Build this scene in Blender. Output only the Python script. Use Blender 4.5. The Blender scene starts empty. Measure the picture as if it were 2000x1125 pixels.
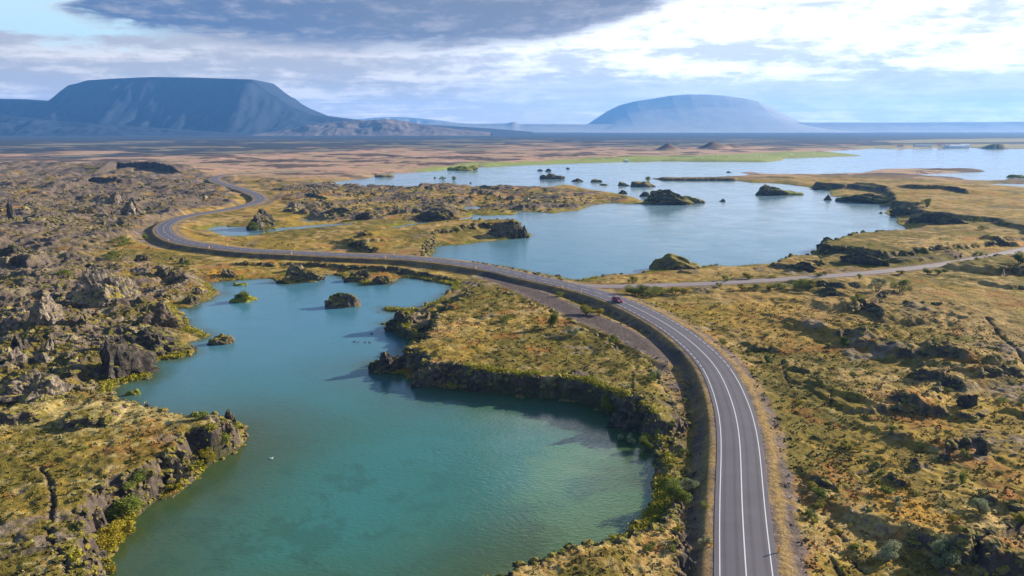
import bpy, bmesh, math, random, time
import numpy as np
from mathutils import Vector, Matrix, noise as mnoise
T0 = time.time()
random.seed(7); RNG = np.random.default_rng(7)
F32 = np.float32
scene = bpy.context.scene
C = scene.collection

# ------------------------------------------------------------------ camera model
H = 57.0; FPX = 1400.0; HOR = 250.0
P = math.atan((562.5 - HOR) / FPX); SP, CP = math.sin(P), math.cos(P)
def G(px, py, z=0.0):
    """where the ray of photo pixel (px,py) meets the level z"""
    a = (px - 1000.0) / FPX; b = (562.5 - py) / FPX
    dz = -SP + b * CP; dy = CP + b * SP
    t = (z - H) / dz
    return (a * t, dy * t)
def DEP(py, z=0.0):
    b = (562.5 - py) / FPX
    return (H - z) / (SP - b * CP)
def PPM(py, z=0.0): return FPX / DEP(py, z)

# ------------------------------------------------------------------ numpy noise
_perm = RNG.permutation(256).astype(np.int32)
_perm = np.concatenate([_perm, _perm, _perm])
_ang = RNG.random(256) * 2 * np.pi
_gx = np.cos(_ang).astype(F32); _gy = np.sin(_ang).astype(F32)
_rv = RNG.random((256, 4)).astype(F32)
def gnoise(x, y, seed=0):
    xi = np.floor(x); yi = np.floor(y)
    fx = (x - xi).astype(F32); fy = (y - yi).astype(F32)
    xi = xi.astype(np.int32); yi = yi.astype(np.int32)
    X0 = (xi + seed * 37) & 255; X1 = (X0 + 1) & 255; Y0 = (yi + seed * 91) & 255; Y1 = (Y0 + 1) & 255
    u = fx * fx * fx * (fx * (fx * 6 - 15) + 10); v = fy * fy * fy * (fy * (fy * 6 - 15) + 10)
    def g(X, Y, dx, dy):
        k = _perm[_perm[X] + Y]
        return _gx[k] * dx + _gy[k] * dy
    a = g(X0, Y0, fx, fy); b = g(X1, Y0, fx - 1, fy); c = g(X0, Y1, fx, fy - 1); d = g(X1, Y1, fx - 1, fy - 1)
    ab = a + u * (b - a); cd = c + u * (d - c)
    return (ab + v * (cd - ab)) * 1.5
def worley(x, y, seed=0, k2=False):
    """nearest jittered cell: F1, F2, cell random numbers, offset from its point"""
    xi = np.floor(x).astype(np.int32); yi = np.floor(y).astype(np.int32)
    f1 = np.full(x.shape, 9.0, F32); f2 = f1.copy(); kk = np.zeros(x.shape, np.int32)
    ox = np.zeros(x.shape, F32); oy = ox.copy()
    for i in (-1, 0, 1):
        for j in (-1, 0, 1):
            cx = xi + i; cy = yi + j
            k = _perm[_perm[(cx + seed * 53) & 255] + ((cy + seed * 17) & 255)]
            dx = (x - (cx + _rv[k, 0])).astype(F32); dy = (y - (cy + _rv[k, 1])).astype(F32)
            d = np.sqrt(dx * dx + dy * dy)
            m = d < f1
            f2 = np.where(m, f1, np.minimum(f2, d))
            f1 = np.where(m, d, f1); kk = np.where(m, k, kk); ox = np.where(m, dx, ox); oy = np.where(m, dy, oy)
    return f1, f2, kk, ox, oy
def sm(t): t = np.clip(t, 0, 1); return t * t * (3 - 2 * t)

# ------------------------------------------------------------------ traced outlines (photo pixels; third value = height of the traced edge)
LAG = [(205,1125),(215,1085),(245,1050),(270,1005),(300,980),(350,965),(385,935),(420,900),(455,885),(487,860),(478,835),(462,815,1.5),
 (430,803,3),(400,803,3.5),(345,795,3.5),(290,785,3.5),(240,772,3),(215,765,2),(225,752,.5),(232,748),(260,744),(290,742),(298,738),(285,712),(310,705),(350,700),
 (378,688),(368,672),(387,665),(409,656),(397,647),(371,644),(362,623),(345,602),(369,603),(378,593),(408,587),(431,573),(417,566),
 (400,552),(423,551),(484,545),(526,544),(544,551),(560,554),(583,552),(606,542),(627,536),(657,537),(681,546),(705,551),(712,556),
 (739,554),(766,553),(781,542),(811,543),(850,550),(887,558),(880,563,1),(872,567,1.2),(860,577,1.2),(845,586,1.2),(826,593,1.2),(793,600,.8),(752,600,.3),
 (755,606,.3),(785,608,.3),(788,611,.3),(772,614,1.5),(757,624,1.5),(752,632),(763,643),(782,652),(808,660,1),(802,668,2),(790,676,3),(760,684,3),(738,688,3),(724,700,1.5),
 (722,716),(732,726),(784,732),(824,748),(860,758),(912,762),(968,770),(1040,775),(1092,778),(1128,785),(1160,796),(1200,812),
 (1240,838),(1264,860),(1276,880),(1278,897),(1282,915),(1276,930),(1280,952),(1279,976),(1253,999,2),(1222,1016,2.5),(1170,1030,2.5),(1115,1041,2.5),
 (1084,1056,2.5),(1053,1079,2.5),(1023,1090,2.5),(989,1105,2.5),(961,1123,2.5),(920,1160,2.5),(860,1260,2),(400,1300),(190,1250)]
LAKE = [(828,497,1),(846,494),(842,484),(863,479),(908,477),(953,471),(999,466),(1035,463),(1036,456,1),(1029,446,3),(1014,430,5),(984,427,5),(932,427,4.5),
 (915,423,1),(923,419),(947,421),(972,420),(1002,420),(1011,415),(1005,412),(1024,413),(1053,415),(1080,417),(1107,413),(1133,411),(1149,403),(1181,397),
 (1240,398),(1256,399),(1262,392,1),(1253,390,1),(1235,381,1.5),(1200,374,1.5),(1155,368,1.5),(1115,357,2.5),(1085,359,2.5),(1061,364,2),(1027,362,2.5),
 (1000,358,3),(947,364,2),(902,360,2.5),(854,359,2.5),(826,356,2.5),(808,364,1),(772,365,1),(760,362,1),(718,365,.5),(681,362,.5),(630,362,.5),(600,362),
 (621,356),(657,354),(724,348),(733,342),(760,339),(802,337),(863,333),(878,331),(923,327),(984,324),(1100,320),(1221,316),(1293,315),(1500,316.5),
 (1511,315),(1529,313),(1532,309),(1607,307),(1684,304.3),(1649,300),(1590,298),(1620,295),(1687,291.5),(1713,289.5),(1740,291.5),(1820,289.5),(1900,288.5),
 (1916,290.5),(2000,290.5),(2300,291),(2600,300),(2600,360),(2300,352),(2000,352,.5),(1985,345,1),(1977,346,1),(1955,352,.5),(1921,353,.5),(1887,352,.5),(1879,348),(1820,344,.5),(1772,340.5,.5),(1831,338,.5),
 (1924,335.5),(1916,330,1),(1873,328,1),(1820,330,.5),(1753,330.5,.5),(1719,330,1),(1700,333,1),(1687,337,.5),(1660,339,.5),(1593,339.5,1),(1500,340,1),(1472,335.5,1),(1448,336.5,.3),
 (1469,341,.3),(1440,343,1),(1373,346,1.5),(1288,345,2),(1272,349),(1293,353),(1387,353),(1440,353),(1467,357),(1500,357),(1527,359),(1577,365),
 (1593,370),(1620,371),(1623,383),(1660,387),(1703,397),(1727,401),(1742,402),(1727,417),(1753,425),(1751,436),(1769,444),(1767,448,3),(1740,449,4),
 (1687,453,4),(1652,460,3.5),(1640,465,4),(1628,469,4),(1614,464,4.5),(1598,478,3),(1590,493),(1580,495,2.5),(1553,497,2.5),(1527,503,2),(1500,507,2),(1450,513,2),(1413,518,1),(1387,517,1),(1330,528),
 (1272,530),(1253,535),(1187,539),(1155,544),(1136,549),(1110,546),(1080,540),(1040,533),(1000,525),(923,514),(878,510),(845,503)]
BAY = [(1921,360),(1960,358.5),(2000,359),(2300,362),(2300,382),(2060,372),(2000,367),(1960,364)]
POND = [(401,450),(418,442),(442,441),(446,443),(478,443),(517,446),(539,448),(545,444),(560,444),(600,441),(651,437),(693,436),(690,439),(666,441),(610,446),(545,451),
 (515,457),(504,461),(472,463),(440,462),(430,458),(418,453)]
POND2 = [(588,432),(600,430),(630,432),(622,434),(600,434)]
INLET = [(760,448),(800,441),(824,437),(850,433),(900,429),(932,426),(915,424),(880,428),(830,433),(790,440),(765,445)]
NECK = [(905,404),(930,402),(940,406),(920,412),(908,410)]
def gp(poly, z=0.0): return np.array([G(p[0], p[1], p[2] if len(p) > 2 else z) for p in poly])

ROADPX = [(1462,1190),(1458,1125),(1452,1050),(1447.5,940),(1447,880),(1439,812),(1421,761),(1400,716),(1360,676),(1320,644),(1280,620),(1240,600),(1200,582),
 (1148,566),(1080,550),(1040,542),(1000,533),(953,522),(863,509),(772,501),(651,497),(560,492),(500,490),(448,485),(408,480),(363,474),(340,466.5),(326,459),
 (318,448),(323,439),(338,430),(363,422),(398,416),(440,410),(472,403),(497,396.5),(509,390),(504,382),(488,375),(464,366.5),(440,360),(424,355),(418,350.5),(424,345),
 (446,341),(490,338),(560,335),(640,333)]
SIDEPX = [(1112,556),(1160,560.5),(1230,558.5),(1300,557),(1400,553),(1500,547),(1607,540),(1713,531),(1820,519),(1900,507),(2000,487),(2120,462),(2300,440)]
OLDPX = [(950,538),(980,548),(1040,570),(1100,600),(1160,626),(1220,650),(1262,672),(1305,694),(1345,712)]
def resample(pts, step):
    pts = np.array(pts, float)
    n = len(pts); out = []
    P4 = np.vstack([2 * pts[0] - pts[1], pts, 2 * pts[-1] - pts[-2]])
    for i in range(n - 1):
        p0, p1, p2, p3 = P4[i:i + 4]
        L = np.linalg.norm(p2 - p1)
        m = max(2, int(L / 2))
        for k in range(m):
            t = k / m
            out.append(0.5 * ((2 * p1) + (-p0 + p2) * t + (2 * p0 - 5 * p1 + 4 * p2 - p3) * t * t + (-p0 + 3 * p1 - 3 * p2 + p3) * t ** 3))
    out.append(pts[-1]); out = np.array(out)
    s = np.concatenate([[0], np.cumsum(np.linalg.norm(np.diff(out, axis=0), axis=1))])
    ns = np.arange(0, s[-1], step)
    return np.stack([np.interp(ns, s, out[:, 0]), np.interp(ns, s, out[:, 1])], 1)
def smooth_line(p, w):
    p = p.copy()
    for _ in range(w):
        p[1:-1] = 0.25 * p[:-2] + 0.5 * p[1:-1] + 0.25 * p[2:]
    return p
ZR = 3.0
ROAD = smooth_line(resample([G(x, y, ZR) for x, y in ROADPX], 3.0), 14)
SIDE = smooth_line(resample([G(x, y, 2.94) for x, y in SIDEPX], 3.0), 12)
OLD = smooth_line(resample([G(x, y, 1.9) for x, y in OLDPX], 4.0), 8)

# ------------------------------------------------------------------ fan grid of the terrain
TH0, TH1 = math.radians(-53), math.radians(53)
NT = 1120
theta = np.linspace(TH0, TH1, NT).astype(np.float64)
rr = [28.0]
while rr[-1] < 76: rr.append(rr[-1] * 1.012)
while rr[-1] < 1500: rr.append(rr[-1] * 1.0024)
while rr[-1] < 6000: rr.append(rr[-1] * 1.006)
while rr[-1] < 14800: rr.append(rr[-1] * 1.03)
rr = np.array(rr); NR = len(rr)
R2, T2 = np.meshgrid(rr, theta, indexing='ij')
X = (R2 * np.sin(T2)); Y = (R2 * np.cos(T2))
CELL = np.maximum(np.gradient(rr)[:, None] * np.ones((1, NT)), R2 * (theta[1] - theta[0])).astype(F32)
R = R2.astype(F32)
print('grid', NR, NT, NR * NT)
def octave(wl, seed, mul=1.0):
    w = np.clip(wl * mul / (CELL * 2.2) - 0.6, 0, 1)
    rows = np.where(w.max(axis=1) > 0)[0]
    out = np.zeros(X.shape, F32)
    if len(rows):
        a, b = rows[0], rows[-1] + 1
        out[a:b] = gnoise(X[a:b] / wl, Y[a:b] / wl, seed) * w[a:b]
    return out
def fbm(wl, n, seed, gain=0.5):
    o = np.zeros(X.shape, F32); a = 1.0
    for i in range(n):
        o += a * octave(wl / 2.07 ** i, seed + i * 3); a *= gain
    return o
def boxof(pts, m):
    x0, y0 = pts.min(0) - m; x1, y1 = pts.max(0) + m
    mk = (X > x0) & (X < x1) & (Y > y0) & (Y < y1)
    r = np.where(mk.any(axis=1))[0]; c = np.where(mk.any(axis=0))[0]
    if not len(r): return None
    return slice(r[0], r[-1] + 1), slice(c[0], c[-1] + 1)
def segdist(x, y, pts, closed):
    """distance to a polyline and, for a closed one, whether inside; for an open one the side of the nearest segment and arc position"""
    n = len(pts); d2 = np.full(x.shape, 1e18, np.float64); inside = np.zeros(x.shape, bool); side = np.zeros(x.shape, F32); arc = np.zeros(x.shape, F32)
    s = 0.0
    for i in range(n if closed else n - 1):
        ax, ay = pts[i]; bx, by = pts[(i + 1) % n]
        ex, ey = bx - ax, by - ay; L2 = ex * ex + ey * ey + 1e-9; L = math.sqrt(L2)
        px, py = x - ax, y - ay
        t0 = (px * ex + py * ey) / L2; t = np.clip(t0, 0, 1)
        dx = px - t * ex; dy = py - t * ey; q = dx * dx + dy * dy
        if closed:
            if ay != by:
                c = (ay > y) != (by > y)
                xc = ax + (y - ay) * (ex / ey if ey else 0)
                inside ^= c & (x < xc)
            d2 = np.minimum(d2, q)
        else:
            m = q < d2
            d2 = np.where(m, q, d2); side = np.where(m, np.sign(ex * py - ey * px), side); arc = np.where(m, s + t * L, arc)
        s += L
    return (np.sqrt(d2).astype(F32), inside) if closed else (np.sqrt(d2).astype(F32), side, arc)
def polysd(poly, margin, z=0.0, far=None):
    """signed distance field (positive inside) on the grid, -margin outside the box"""
    pts = gp(poly, z); out = np.full(X.shape, -margin, F32)
    b = boxof(pts, margin)
    if b is None: return out
    d, ins = segdist(X[b], Y[b], pts, True)
    out[b] = np.where(ins, d, -d); out[b] = np.maximum(out[b], -margin)
    return out
def linesd(pts, margin):
    d = np.full(X.shape, margin, F32); s = np.zeros(X.shape, F32); a = np.zeros(X.shape, F32)
    b = boxof(np.asarray(pts), margin)
    if b: d[b], s[b], a[b] = segdist(X[b], Y[b], np.asarray(pts), False)
    return np.minimum(d, margin), s, a

w1 = fbm(9, 4, 1, 0.55); w2 = fbm(60, 3, 11); n3 = fbm(3.2, 3, 21); n300 = fbm(300, 3, 31)
SDW = np.full(X.shape, -80.0, F32)
for pl in (LAG, LAKE, BAY, POND, POND2, INLET, NECK): SDW = np.maximum(SDW, polysd(pl, 80.0))
SDW += (w1 * 0.55 + n3 * 0.35) * np.clip(R / 180, 0.5, 2.2)
print('shore', round(time.time() - T0, 1))
dr, sr, ar = linesd(ROAD[::3], 40.0)
dsd, ss, _ = linesd(SIDE[::3], 30.0)
dold, _, _ = linesd(OLD[::2], 30.0)
D = -SDW                                            # distance from the water, on land

# lava fields
LV1 = [(-500,322),(200,318),(330,321),(440,343),(475,352),(490,372),(440,385),(480,397),(380,410),(320,428),(285,448),(235,468),(190,500),(300,526),(420,530),(440,560),(400,600),(330,690),(210,735),(140,770),(-50,800),(-500,810)]
LV2 = [(500,352),(560,348),(700,356),(860,359),(1030,362),(1120,368),(1240,385),(1150,400),(1060,408),(1000,404),(930,400),(900,415),(850,426),(780,420),(700,425),(640,433),(590,416),(540,400)]
LV3 = [(745,612),(800,603),(880,568),(900,575),(860,600),(840,630),(815,662),(760,640)]
lv2 = sm((polysd(LV2, 40, 3) + w1 * 5) / 9 + .3) * sm((fbm(38, 4, 181, .65) + .02) * 4.5 + .5)
LAVA = np.maximum(sm((polysd(LV1, 60, 3) + w1 * 6 + w2 * 8) / 14 + .3), lv2)
LAVA = np.maximum(LAVA, 0.8 * sm((polysd(LV3, 10, 1.5) + w1 * 2) / 3 + .3))
outc = sm((fbm(26, 3, 41) - 0.42) * 5) * (1 - sm((X - 8) / 10) * sm((135 - R) / 20) * .85)                # scattered outcrops on the heath
# far plain with cloud shadow put into its colour, and lava patches
fard = sm((R - 1500 + n300 * 500) / 700)
patch = fbm(130, 4, 51, 0.6)
farrock = sm((R - 700) / 500) * sm((patch - 0.30) * 5) 

# ------------------------------------------------------------------ height
h = 0.25 + 1.5 * sm(D / 13) + 0.5 * sm(D / 60)
h += sm(D / 25) * (w2 * 0.8 + n300 * 1.2) * (1 - .6 * sm((X - 10) / 15) * sm((200 - R) / 50))
hum = fbm(6.5, 5, 61, 0.6)
ridge = 1 - np.abs(fbm(4.2, 4, 71, 0.55)) * 2.2
HM = sm(D / 3)
h += HM * (hum * 0.27 + 0.16 * ridge)
# blocky lava relief
lav = np.zeros(X.shape, F32)
near = R[:, 0] < 2600; b = np.where(near)[0][-1] + 1
wx = X + w1 * 3.0; wy = Y + n3 * 2.0 + w1 * 2
for wl, amp, sd in ((15.0, 1.4, 1), (6.5, 1.1, 2), (2.9, 0.75, 3), (1.4, 0.38, 4)):
    wt = np.clip(wl / (CELL[:b] * 2.4) - 0.5, 0, 1)
    rows = np.where(wt.max(axis=1) > 0)[0]; e = rows[-1] + 1
    f1, f2, k, ox, oy = worley(wx[:e] / wl, wy[:e] / wl * 1.15, sd)
    hh = _rv[k, 2] * 0.9 + (ox * (_rv[k, 0] - .35) + oy * (_rv[k, 1] - .5)) * 1.5
    hh *= sm((f2 - f1) * 8 + 0.1)
    lav[:e] += amp * wt[:e] * (hh - 0.35)
lavbig = np.clip(fbm(48, 3, 81) + 0.15, -0.3, 1) * 4.5
lowl = 1 - .30 * sm((R - 430) / 150) * (X > -260)
h += sm(D / 7) * LAVA * (lav * .88 + lavbig * .9 + 0.4) * lowl
h += sm(D / 6) * (1 - LAVA) * outc * (0.2 * lav + 0.45) * sm((600 - R) / 200 + 1)
h += farrock * (patch * 2.5) * sm(D / 30)
print('relief', round(time.time() - T0, 1))

# plateaus with broken edges: (top outline, height, edge width, wobble)
PLAT = [
 ([(-300,1400),(-300,770),(0,800),(90,782),(185,762),(233,778),(290,787),(342,798),(395,803),(425,807),(450,822),(455,845),(420,862),(405,850),(380,845),(362,845),(372,873),(345,890),(325,896),(291,930),(250,944),(219,958),(192,980),(172,1006),(178,1060),(192,1096),(190,1160),(150,1400)], 5.2, 2.2, .9),
 ([(812,664),(790,677),(824,699),(880,715),(904,721),(960,729),(1000,735),(1040,741),(1092,751),(1132,761),(1180,767),(1240,779),(1272,803),(1288,828),(1296,860),(1298,900),(1308,927),(1303,952),(1292,977),(1262,1000),(1219,1021),(1173,1036),(1115,1046),(1087,1058),(1059,1079),(1044,1092),(1007,1110),(977,1130),(900,1250),(1340,1250),(1338,1000),(1334,850),(1318,760),(1270,705),(1200,668),(1110,622),(1000,570),(935,553),(900,575),(860,603),(835,632)], 4.7, 2.4, 1.0),
 ([(757,448),(915,427),(1011,428),(1020,436),(1026,448),(1008,436),(950,435),(898,442),(851,452),(838,470),(826,486),(770,492),(683,468),(712,455)], 5.0, 2.6, .9),
 ([(1591,355),(1647,361),(1660,360),(1727,367),(1738,377),(1741,393),(1791,396),(1783,408),(1807,413),(1873,420),(1940,427),(1953,433),(2000,447),(2400,480),(2400,372),(2000,374),(1850,354),(1750,349),(1650,349)], 5.5, 2.6, 1.2),
 ([(1615,465),(1628,471),(1660,456),(1740,449),(1800,446),(1900,450),(2000,462),(1900,480),(1790,492),(1732,497),(1687,488),(1631,482),(1604,480)], 4.8, 2.4, .8),
 ([(1515,514),(1530,504),(1555,497),(1585,496),(1607,508),(1595,517),(1560,517)], 4.0, 2.4, .8),
 ([(1290,346),(1373,347),(1440,345),(1438,349),(1380,349),(1300,349)], 2.6, 3.0, .8),
 ([(800,625),(757,632),(770,648),(812,662),(850,610),(870,585),(840,595)], 2.2, 2.0, 1.4),
]
for poly, hp, w, wob in PLAT:
    sd = polysd(poly, 12, hp)
    sd = sd + (w1 * 1.9 + n3 * 0.5) * wob - np.clip(w2, 0, 1) * 2.0 * (hp > 3)
    w = w * 1.5; sd = sd + lav * .45 * (np.abs(sd) < 4)
    q = sm((sd + w * .5) / w)
    tgt = hp + (h - 2.0) * 0.55
    tgt = hp + (hum * .34 + ridge * .16) + w2 * .35
    crag = (lav * 1.1) * (q * (1 - q) * 3)
    h = h + q * (np.maximum(tgt, h) - h) + crag * sm(D / 2 + .6)
# raised gravelly levee at lagoon head (dark bank under the road)
# scarps: ground drops sharply on the viewer's side of the traced lip and falls gently away behind it
SC = [
 ([(1745,683),(1760,679),(1808,679),(1853,688),(1884,699),(1890,706)],3.2,14),
 ([(1775,712),(1823,721),(1868,733),(1896,743)],3.4,9),
 ([(1899,731),(1929,722),(1974,719),(2010,716)],2.8,10),
 ([(1723,755),(1763,766),(1808,779),(1868,787)],3.4,10),
 ([(1581,560),(1612,557),(1657,566)],2.6,8), ([(1580,574),(1612,573),(1662,590)],1.8,8),
 ([(1651,605),(1684,590),(1714,605),(1728,624)],3.4,14), ([(1630,654),(1657,650),(1696,663)],2.4,8),
 ([(1872,1052),(1890,1040),(1908,1031),(1932,1047),(1972,1082)],4.5,7), ([(1835,1099),(1858,1108),(1880,1124)],1.6,6),
 ([(1950,524),(1967,518),(2010,516),(2060,520)],4.4,20), ([(1965,560),(2000,558),(2050,560)],2.4,12),
 ([(1791,626),(1850,627),(1956,633)],1.2,10), ([(1735,366),(1793,369),(1847,370),(1900,381)],3.4,30),
 ([(1655,362),(1700,365),(1735,372)],2.0,20), ([(1500,345),(1560,345.5)],1.6,20), ([(1640,348),(1700,349)],1.4,20),
 ([(1830,880),(1860,866),(1900,862),(1930,850)],1.8,8), ([(1775,905),(1800,912),(1830,908)],1.4,6), ([(1740,935),(1765,940),(1785,936)],1.4,6),
 ([(1545,895),(1560,905),(1600,935),(1640,950)],1.6,8), ([(1650,797),(1680,795),(1720,800)],1.4,6), ([(1467,670),(1500,668),(1528,676)],1.6,7),
 ([(1530,710),(1555,712),(1590,722)],1.3,7), ([(1570,742),(1600,748),(1620,750)],1.2,6), ([(1860,800),(1880,806),(1900,812)],1.5,7),
 ([(1718,796),(1745,790),(1785,802)],1.8,7), ([(1950,790),(1985,800),(2030,810)],1.5,8), ([(1900,960),(1950,985),(2010,995)],1.8,9),
 ([(0,500),(30,492),(55,500)],5.0,10), ([(175,330),(230,322),(300,322),(360,328)],9.0,60), ([(120,362),(175,352),(240,352),(290,350)],5.0,30),
 ([(115,848),(150,845),(225,840)],2.0,10), ([(-20,838),(30,836),(85,834)],1.8,8), ([(1905,470),(1950,474),(2010,478)],2.0,18),
 ([(640,470),(690,466),(740,468)],1.5,16), ([(700,480),(760,478)],1.2,12), ([(560,386),(600,380),(640,386)],2.5,18), ([(350,513),(450,508),(560,507),(680,513),(790,520),(880,532),(905,545)],1.5,5),
]
for pl, A, L in SC:
    pts = gp(pl, 2.0 + A); d, s, a = linesd(pts, 5 * L)
    if (d < 5 * L).any():
        tot = float(np.sum(np.linalg.norm(np.diff(pts, axis=0), axis=1)))
        endf = sm(np.minimum(a, tot - a) / (0.22 * tot) + 0.0)
        sgn = 1.0 if pts[-1][0] > pts[0][0] else -1.0
        u = d * s * sgn + w1 * 1.1 + n3 * .6
        if pts[:, 0].mean() > 20 and pts[:, 1].mean() < 330: A = A * .66; L = L * 1.9
        fc_ = sm(u / 1.0 + .5); h += A * endf * sm(D / 2) * (fc_ * np.exp(-np.maximum(u, 0) / L) * (1 + .25 * n3) + (.15 * lav) * np.exp(-(u / 1.8) ** 2) * (A > 1.5))
# cracks and sheep tracks: thin trenches
CR = [([(78,912),(92,930),(100,955),(104,985),(97,1020),(98,1055),(118,1085),(145,1130)],1.3,.8,5.2), ([(1923,632),(1945,655),(1967,678),(2000,713),(2040,750)],1.6,1.0,2.6),
 ([(1309,820),(1312,850),(1316,880),(1318,905),(1313,935)],1.2,.7,4), ([(1279,990),(1265,1015),(1255,1040)],.6,.5,4), ([(1625,1085),(1640,1100),(1640,1130)],1.2,1,2.6),
 ([(1655,1075),(1680,1100),(1720,1140)],1.4,1.2,2.6), ([(1685,1030),(1690,1055)],.8,1.0,2.6), ([(1620,1015),(1650,1045),(1680,1060)],.9,1.2,2.6),
 ([(1770,640),(1778,655),(1775,670)],.6,.6,2.6), ([(1528,700),(1530,720),(1548,760)],.5,.6,2.6),([(1624,760),(1622,800)],.5,.6,2.6)]
TRK = np.zeros(X.shape, F32)
for pl, dep, w, z in CR:
    pts = gp(pl, z); d, _, _ = linesd(resample(pts, 4.0), 6)
    q = np.exp(-((d + n3 * .15) / (w * .4)) ** 2) * sm(D / 3); dep *= .4
    h -= dep * q; TRK = np.maximum(TRK, q)
CONE = np.zeros(X.shape, F32)
# cones on the far shore
for px, py, wpx, hp in ((1305,294,52,17),(1392,291,70,16),(1430,290,60,10),(1540,299,20,4),(1955,290,62,15),(1915,290,24,7),(1000,263,30,6)):
    cx, cy = G(px, py, 1); s = wpx / PPM(py, 1) * .5; A = hp / PPM(py, 1)
    q = np.sqrt(((X - cx) / s) ** 2 + ((Y - cy) / (s * 1.3)) ** 2 + .02)
    cone = np.clip(1 - q / (1.05 + .2 * w2), 0, 1).astype(F32); h += A * cone ** 1.25; CONE = np.maximum(CONE, sm(cone * 2.5))
print('features', round(time.time() - T0, 1))
# road beds
natural = h
flat = 4.45 + np.clip(CELL - .5, 0, 3)
left = sr > 0        # left of travel direction (from the camera outwards)
low = np.where(left, 0.9, 0.35)
bed_w = np.where(left, 3.8, 9.0)
q = sm((dr - flat) / bed_w)
# on the left the ground next to the bank stays low
dip = np.where(left & (R < 900), sm((18 - dr) / 8), 0)
nat2 = h - dip * np.clip(h - 1.0, 0, 2.2) * sm((R - 60) / 40)
nat2 = np.where(left, nat2, np.minimum(nat2, ZR + 0.3 + np.maximum(dr - 8, 0) * .12 + np.where(dr > 24, (dr - 24) * 1.5, 0) + np.where(dr > 38, 500, 0)))
h = (ZR - .07) * (1 - q) + nat2 * q
q = sm((dsd - 3.3 - np.clip(CELL - .5, 0, 3)) / 3.0)
bed = 2.94 - .07
h = np.where(dr < 7, h, bed * (1 - q) + h * q)
q = sm((dold - 4.8) / 3.5) + 0 * h
old_on = np.clip(1 - q, 0, 1) * sm((dr - 6) / 5) 
h = h * (1 - old_on) + (1.9 + n3 * .04) * old_on
# under water
q = sm(SDW / 1.2 + .5)
bedw = -np.minimum(0.12 + .22 * np.maximum(SDW, 0), 3.2) - .15
h = np.where(SDW > 0, bedw, np.maximum(h * (1 - q) + 0.12 * q, 0.10))
causeway = (dr < 6.5)
h = np.where(causeway & (SDW > -2), (ZR - .07) * (1 - sm((dr - 4.3) / 4.0)) + np.minimum(h, .2) * sm((dr - 4.3) / 4.0), h)
h = np.where(R > 9000, 1.0, h).astype(F32)
hd = h.astype(np.float64)

# ------------------------------------------------------------------ ground colour (albedo)
dhr = np.gradient(hd, axis=0) / np.gradient(rr)[:, None]
dht = np.gradient(hd, axis=1) / (R2 * (theta[1] - theta[0]))
slope = np.sqrt(dhr ** 2 + dht ** 2).astype(F32)
def colr(*c): return np.array(c, F32)
def mix(a, bcol, t): return a + (bcol - a) * np.clip(t, 0, 1)[..., None]
c1 = fbm(35, 5, 101, .6); c2 = fbm(14, 5, 111, .62); c3 = fbm(5, 4, 121, .65); c4 = fbm(1.6, 2, 131, .7); c5 = fbm(70, 4, 141, .6)
OLIVE = colr(.140,.112,.024); TAN = colr(.30,.200,.070); GOLD = colr(.29,.195,.036); LUSH = colr(.17,.165,.018); RED = colr(.28,.11,.032)
PALE = colr(.34,.29,.13); ROCK = colr(.150,.116,.094); DROCK = colr(.06,.05,.046); GRAV = colr(.135,.108,.10); SOIL = colr(.10,.06,.035); DKVEG = colr(.062,.056,.016)
col = np.broadcast_to(OLIVE, X.shape + (3,)).copy()
xdeg = np.degrees(T2).astype(F32)
dry = sm((R - 200) / 420) * .62 + .06
col = mix(col, TAN, sm(c1 * 1.3 + c3 * .7 + dry))
col = mix(col, GOLD, sm((c5 + c2 * .6 - .08) * 2.6) * .75)
col = mix(col, DKVEG, sm((c2 - c3 * .8 + c4 * .3 - .28) * 2.6) * .6)
col = mix(col, RED, sm((c5 * .6 - c2 + c4 * .2 - .42) * 3.2) * .5)
col = mix(col, PALE, sm((c3 + c4 * .9 + c1 * .5 - .46) * 3.0) * .4)
# the plateaus of the near left are greener, with pale moss
nl = sm((-X - 10) / 30) * sm((190 - Y) / 40)
col = mix(col, OLIVE * np.array([1.0,1.02,.9],F32), nl * .55 * sm(.6 - c3))
col = mix(col, PALE, nl * sm((c2 * .7 + c4 + c1 - .25) * 2) * .55)
# lush strip along the shore
lushn = sm(1.25 - D / (3.0 + 2.5 * np.clip(R / 300, .4, 3))) * sm(.75 + c2 * 1.6)
lushn *= np.where(slope > .9, .25, 1)
col = mix(col, LUSH, lushn * .9)
rocky = sm((slope - .55 - .25 * sm((D - 6) / 4) + c3 * .25) * 2.4)
rocky = np.maximum(rocky * sm((2000 - R) / 400), LAVA * sm((lav * .45 + c3 * .8 + c1 * .8 + slope * .9 - .12) * 2.4) * .97)
rocky = np.maximum(rocky, LAVA * sm((R - 250) / 200) * sm(.85 + c2 * .9 + c1 * .5))
rocky = np.maximum(rocky, outc * sm((c3 + .2 + slope) * 1.5) * .8)
rk = ROCK[None, None, :] * (1 + .55 * c4 + .5 * c3)[..., None]
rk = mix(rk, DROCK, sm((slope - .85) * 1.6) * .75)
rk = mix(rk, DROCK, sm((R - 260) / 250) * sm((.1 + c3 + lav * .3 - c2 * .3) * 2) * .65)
rk = mix(rk, PALE * .8, sm((c3 + c4 - c2 - .55) * 2.5) * .4)
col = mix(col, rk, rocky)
col = mix(col, LUSH * .9, LAVA * sm((c2 + c1 * .8 - .55) * 3) * .6 * sm((420 - R) / 100))
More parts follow.
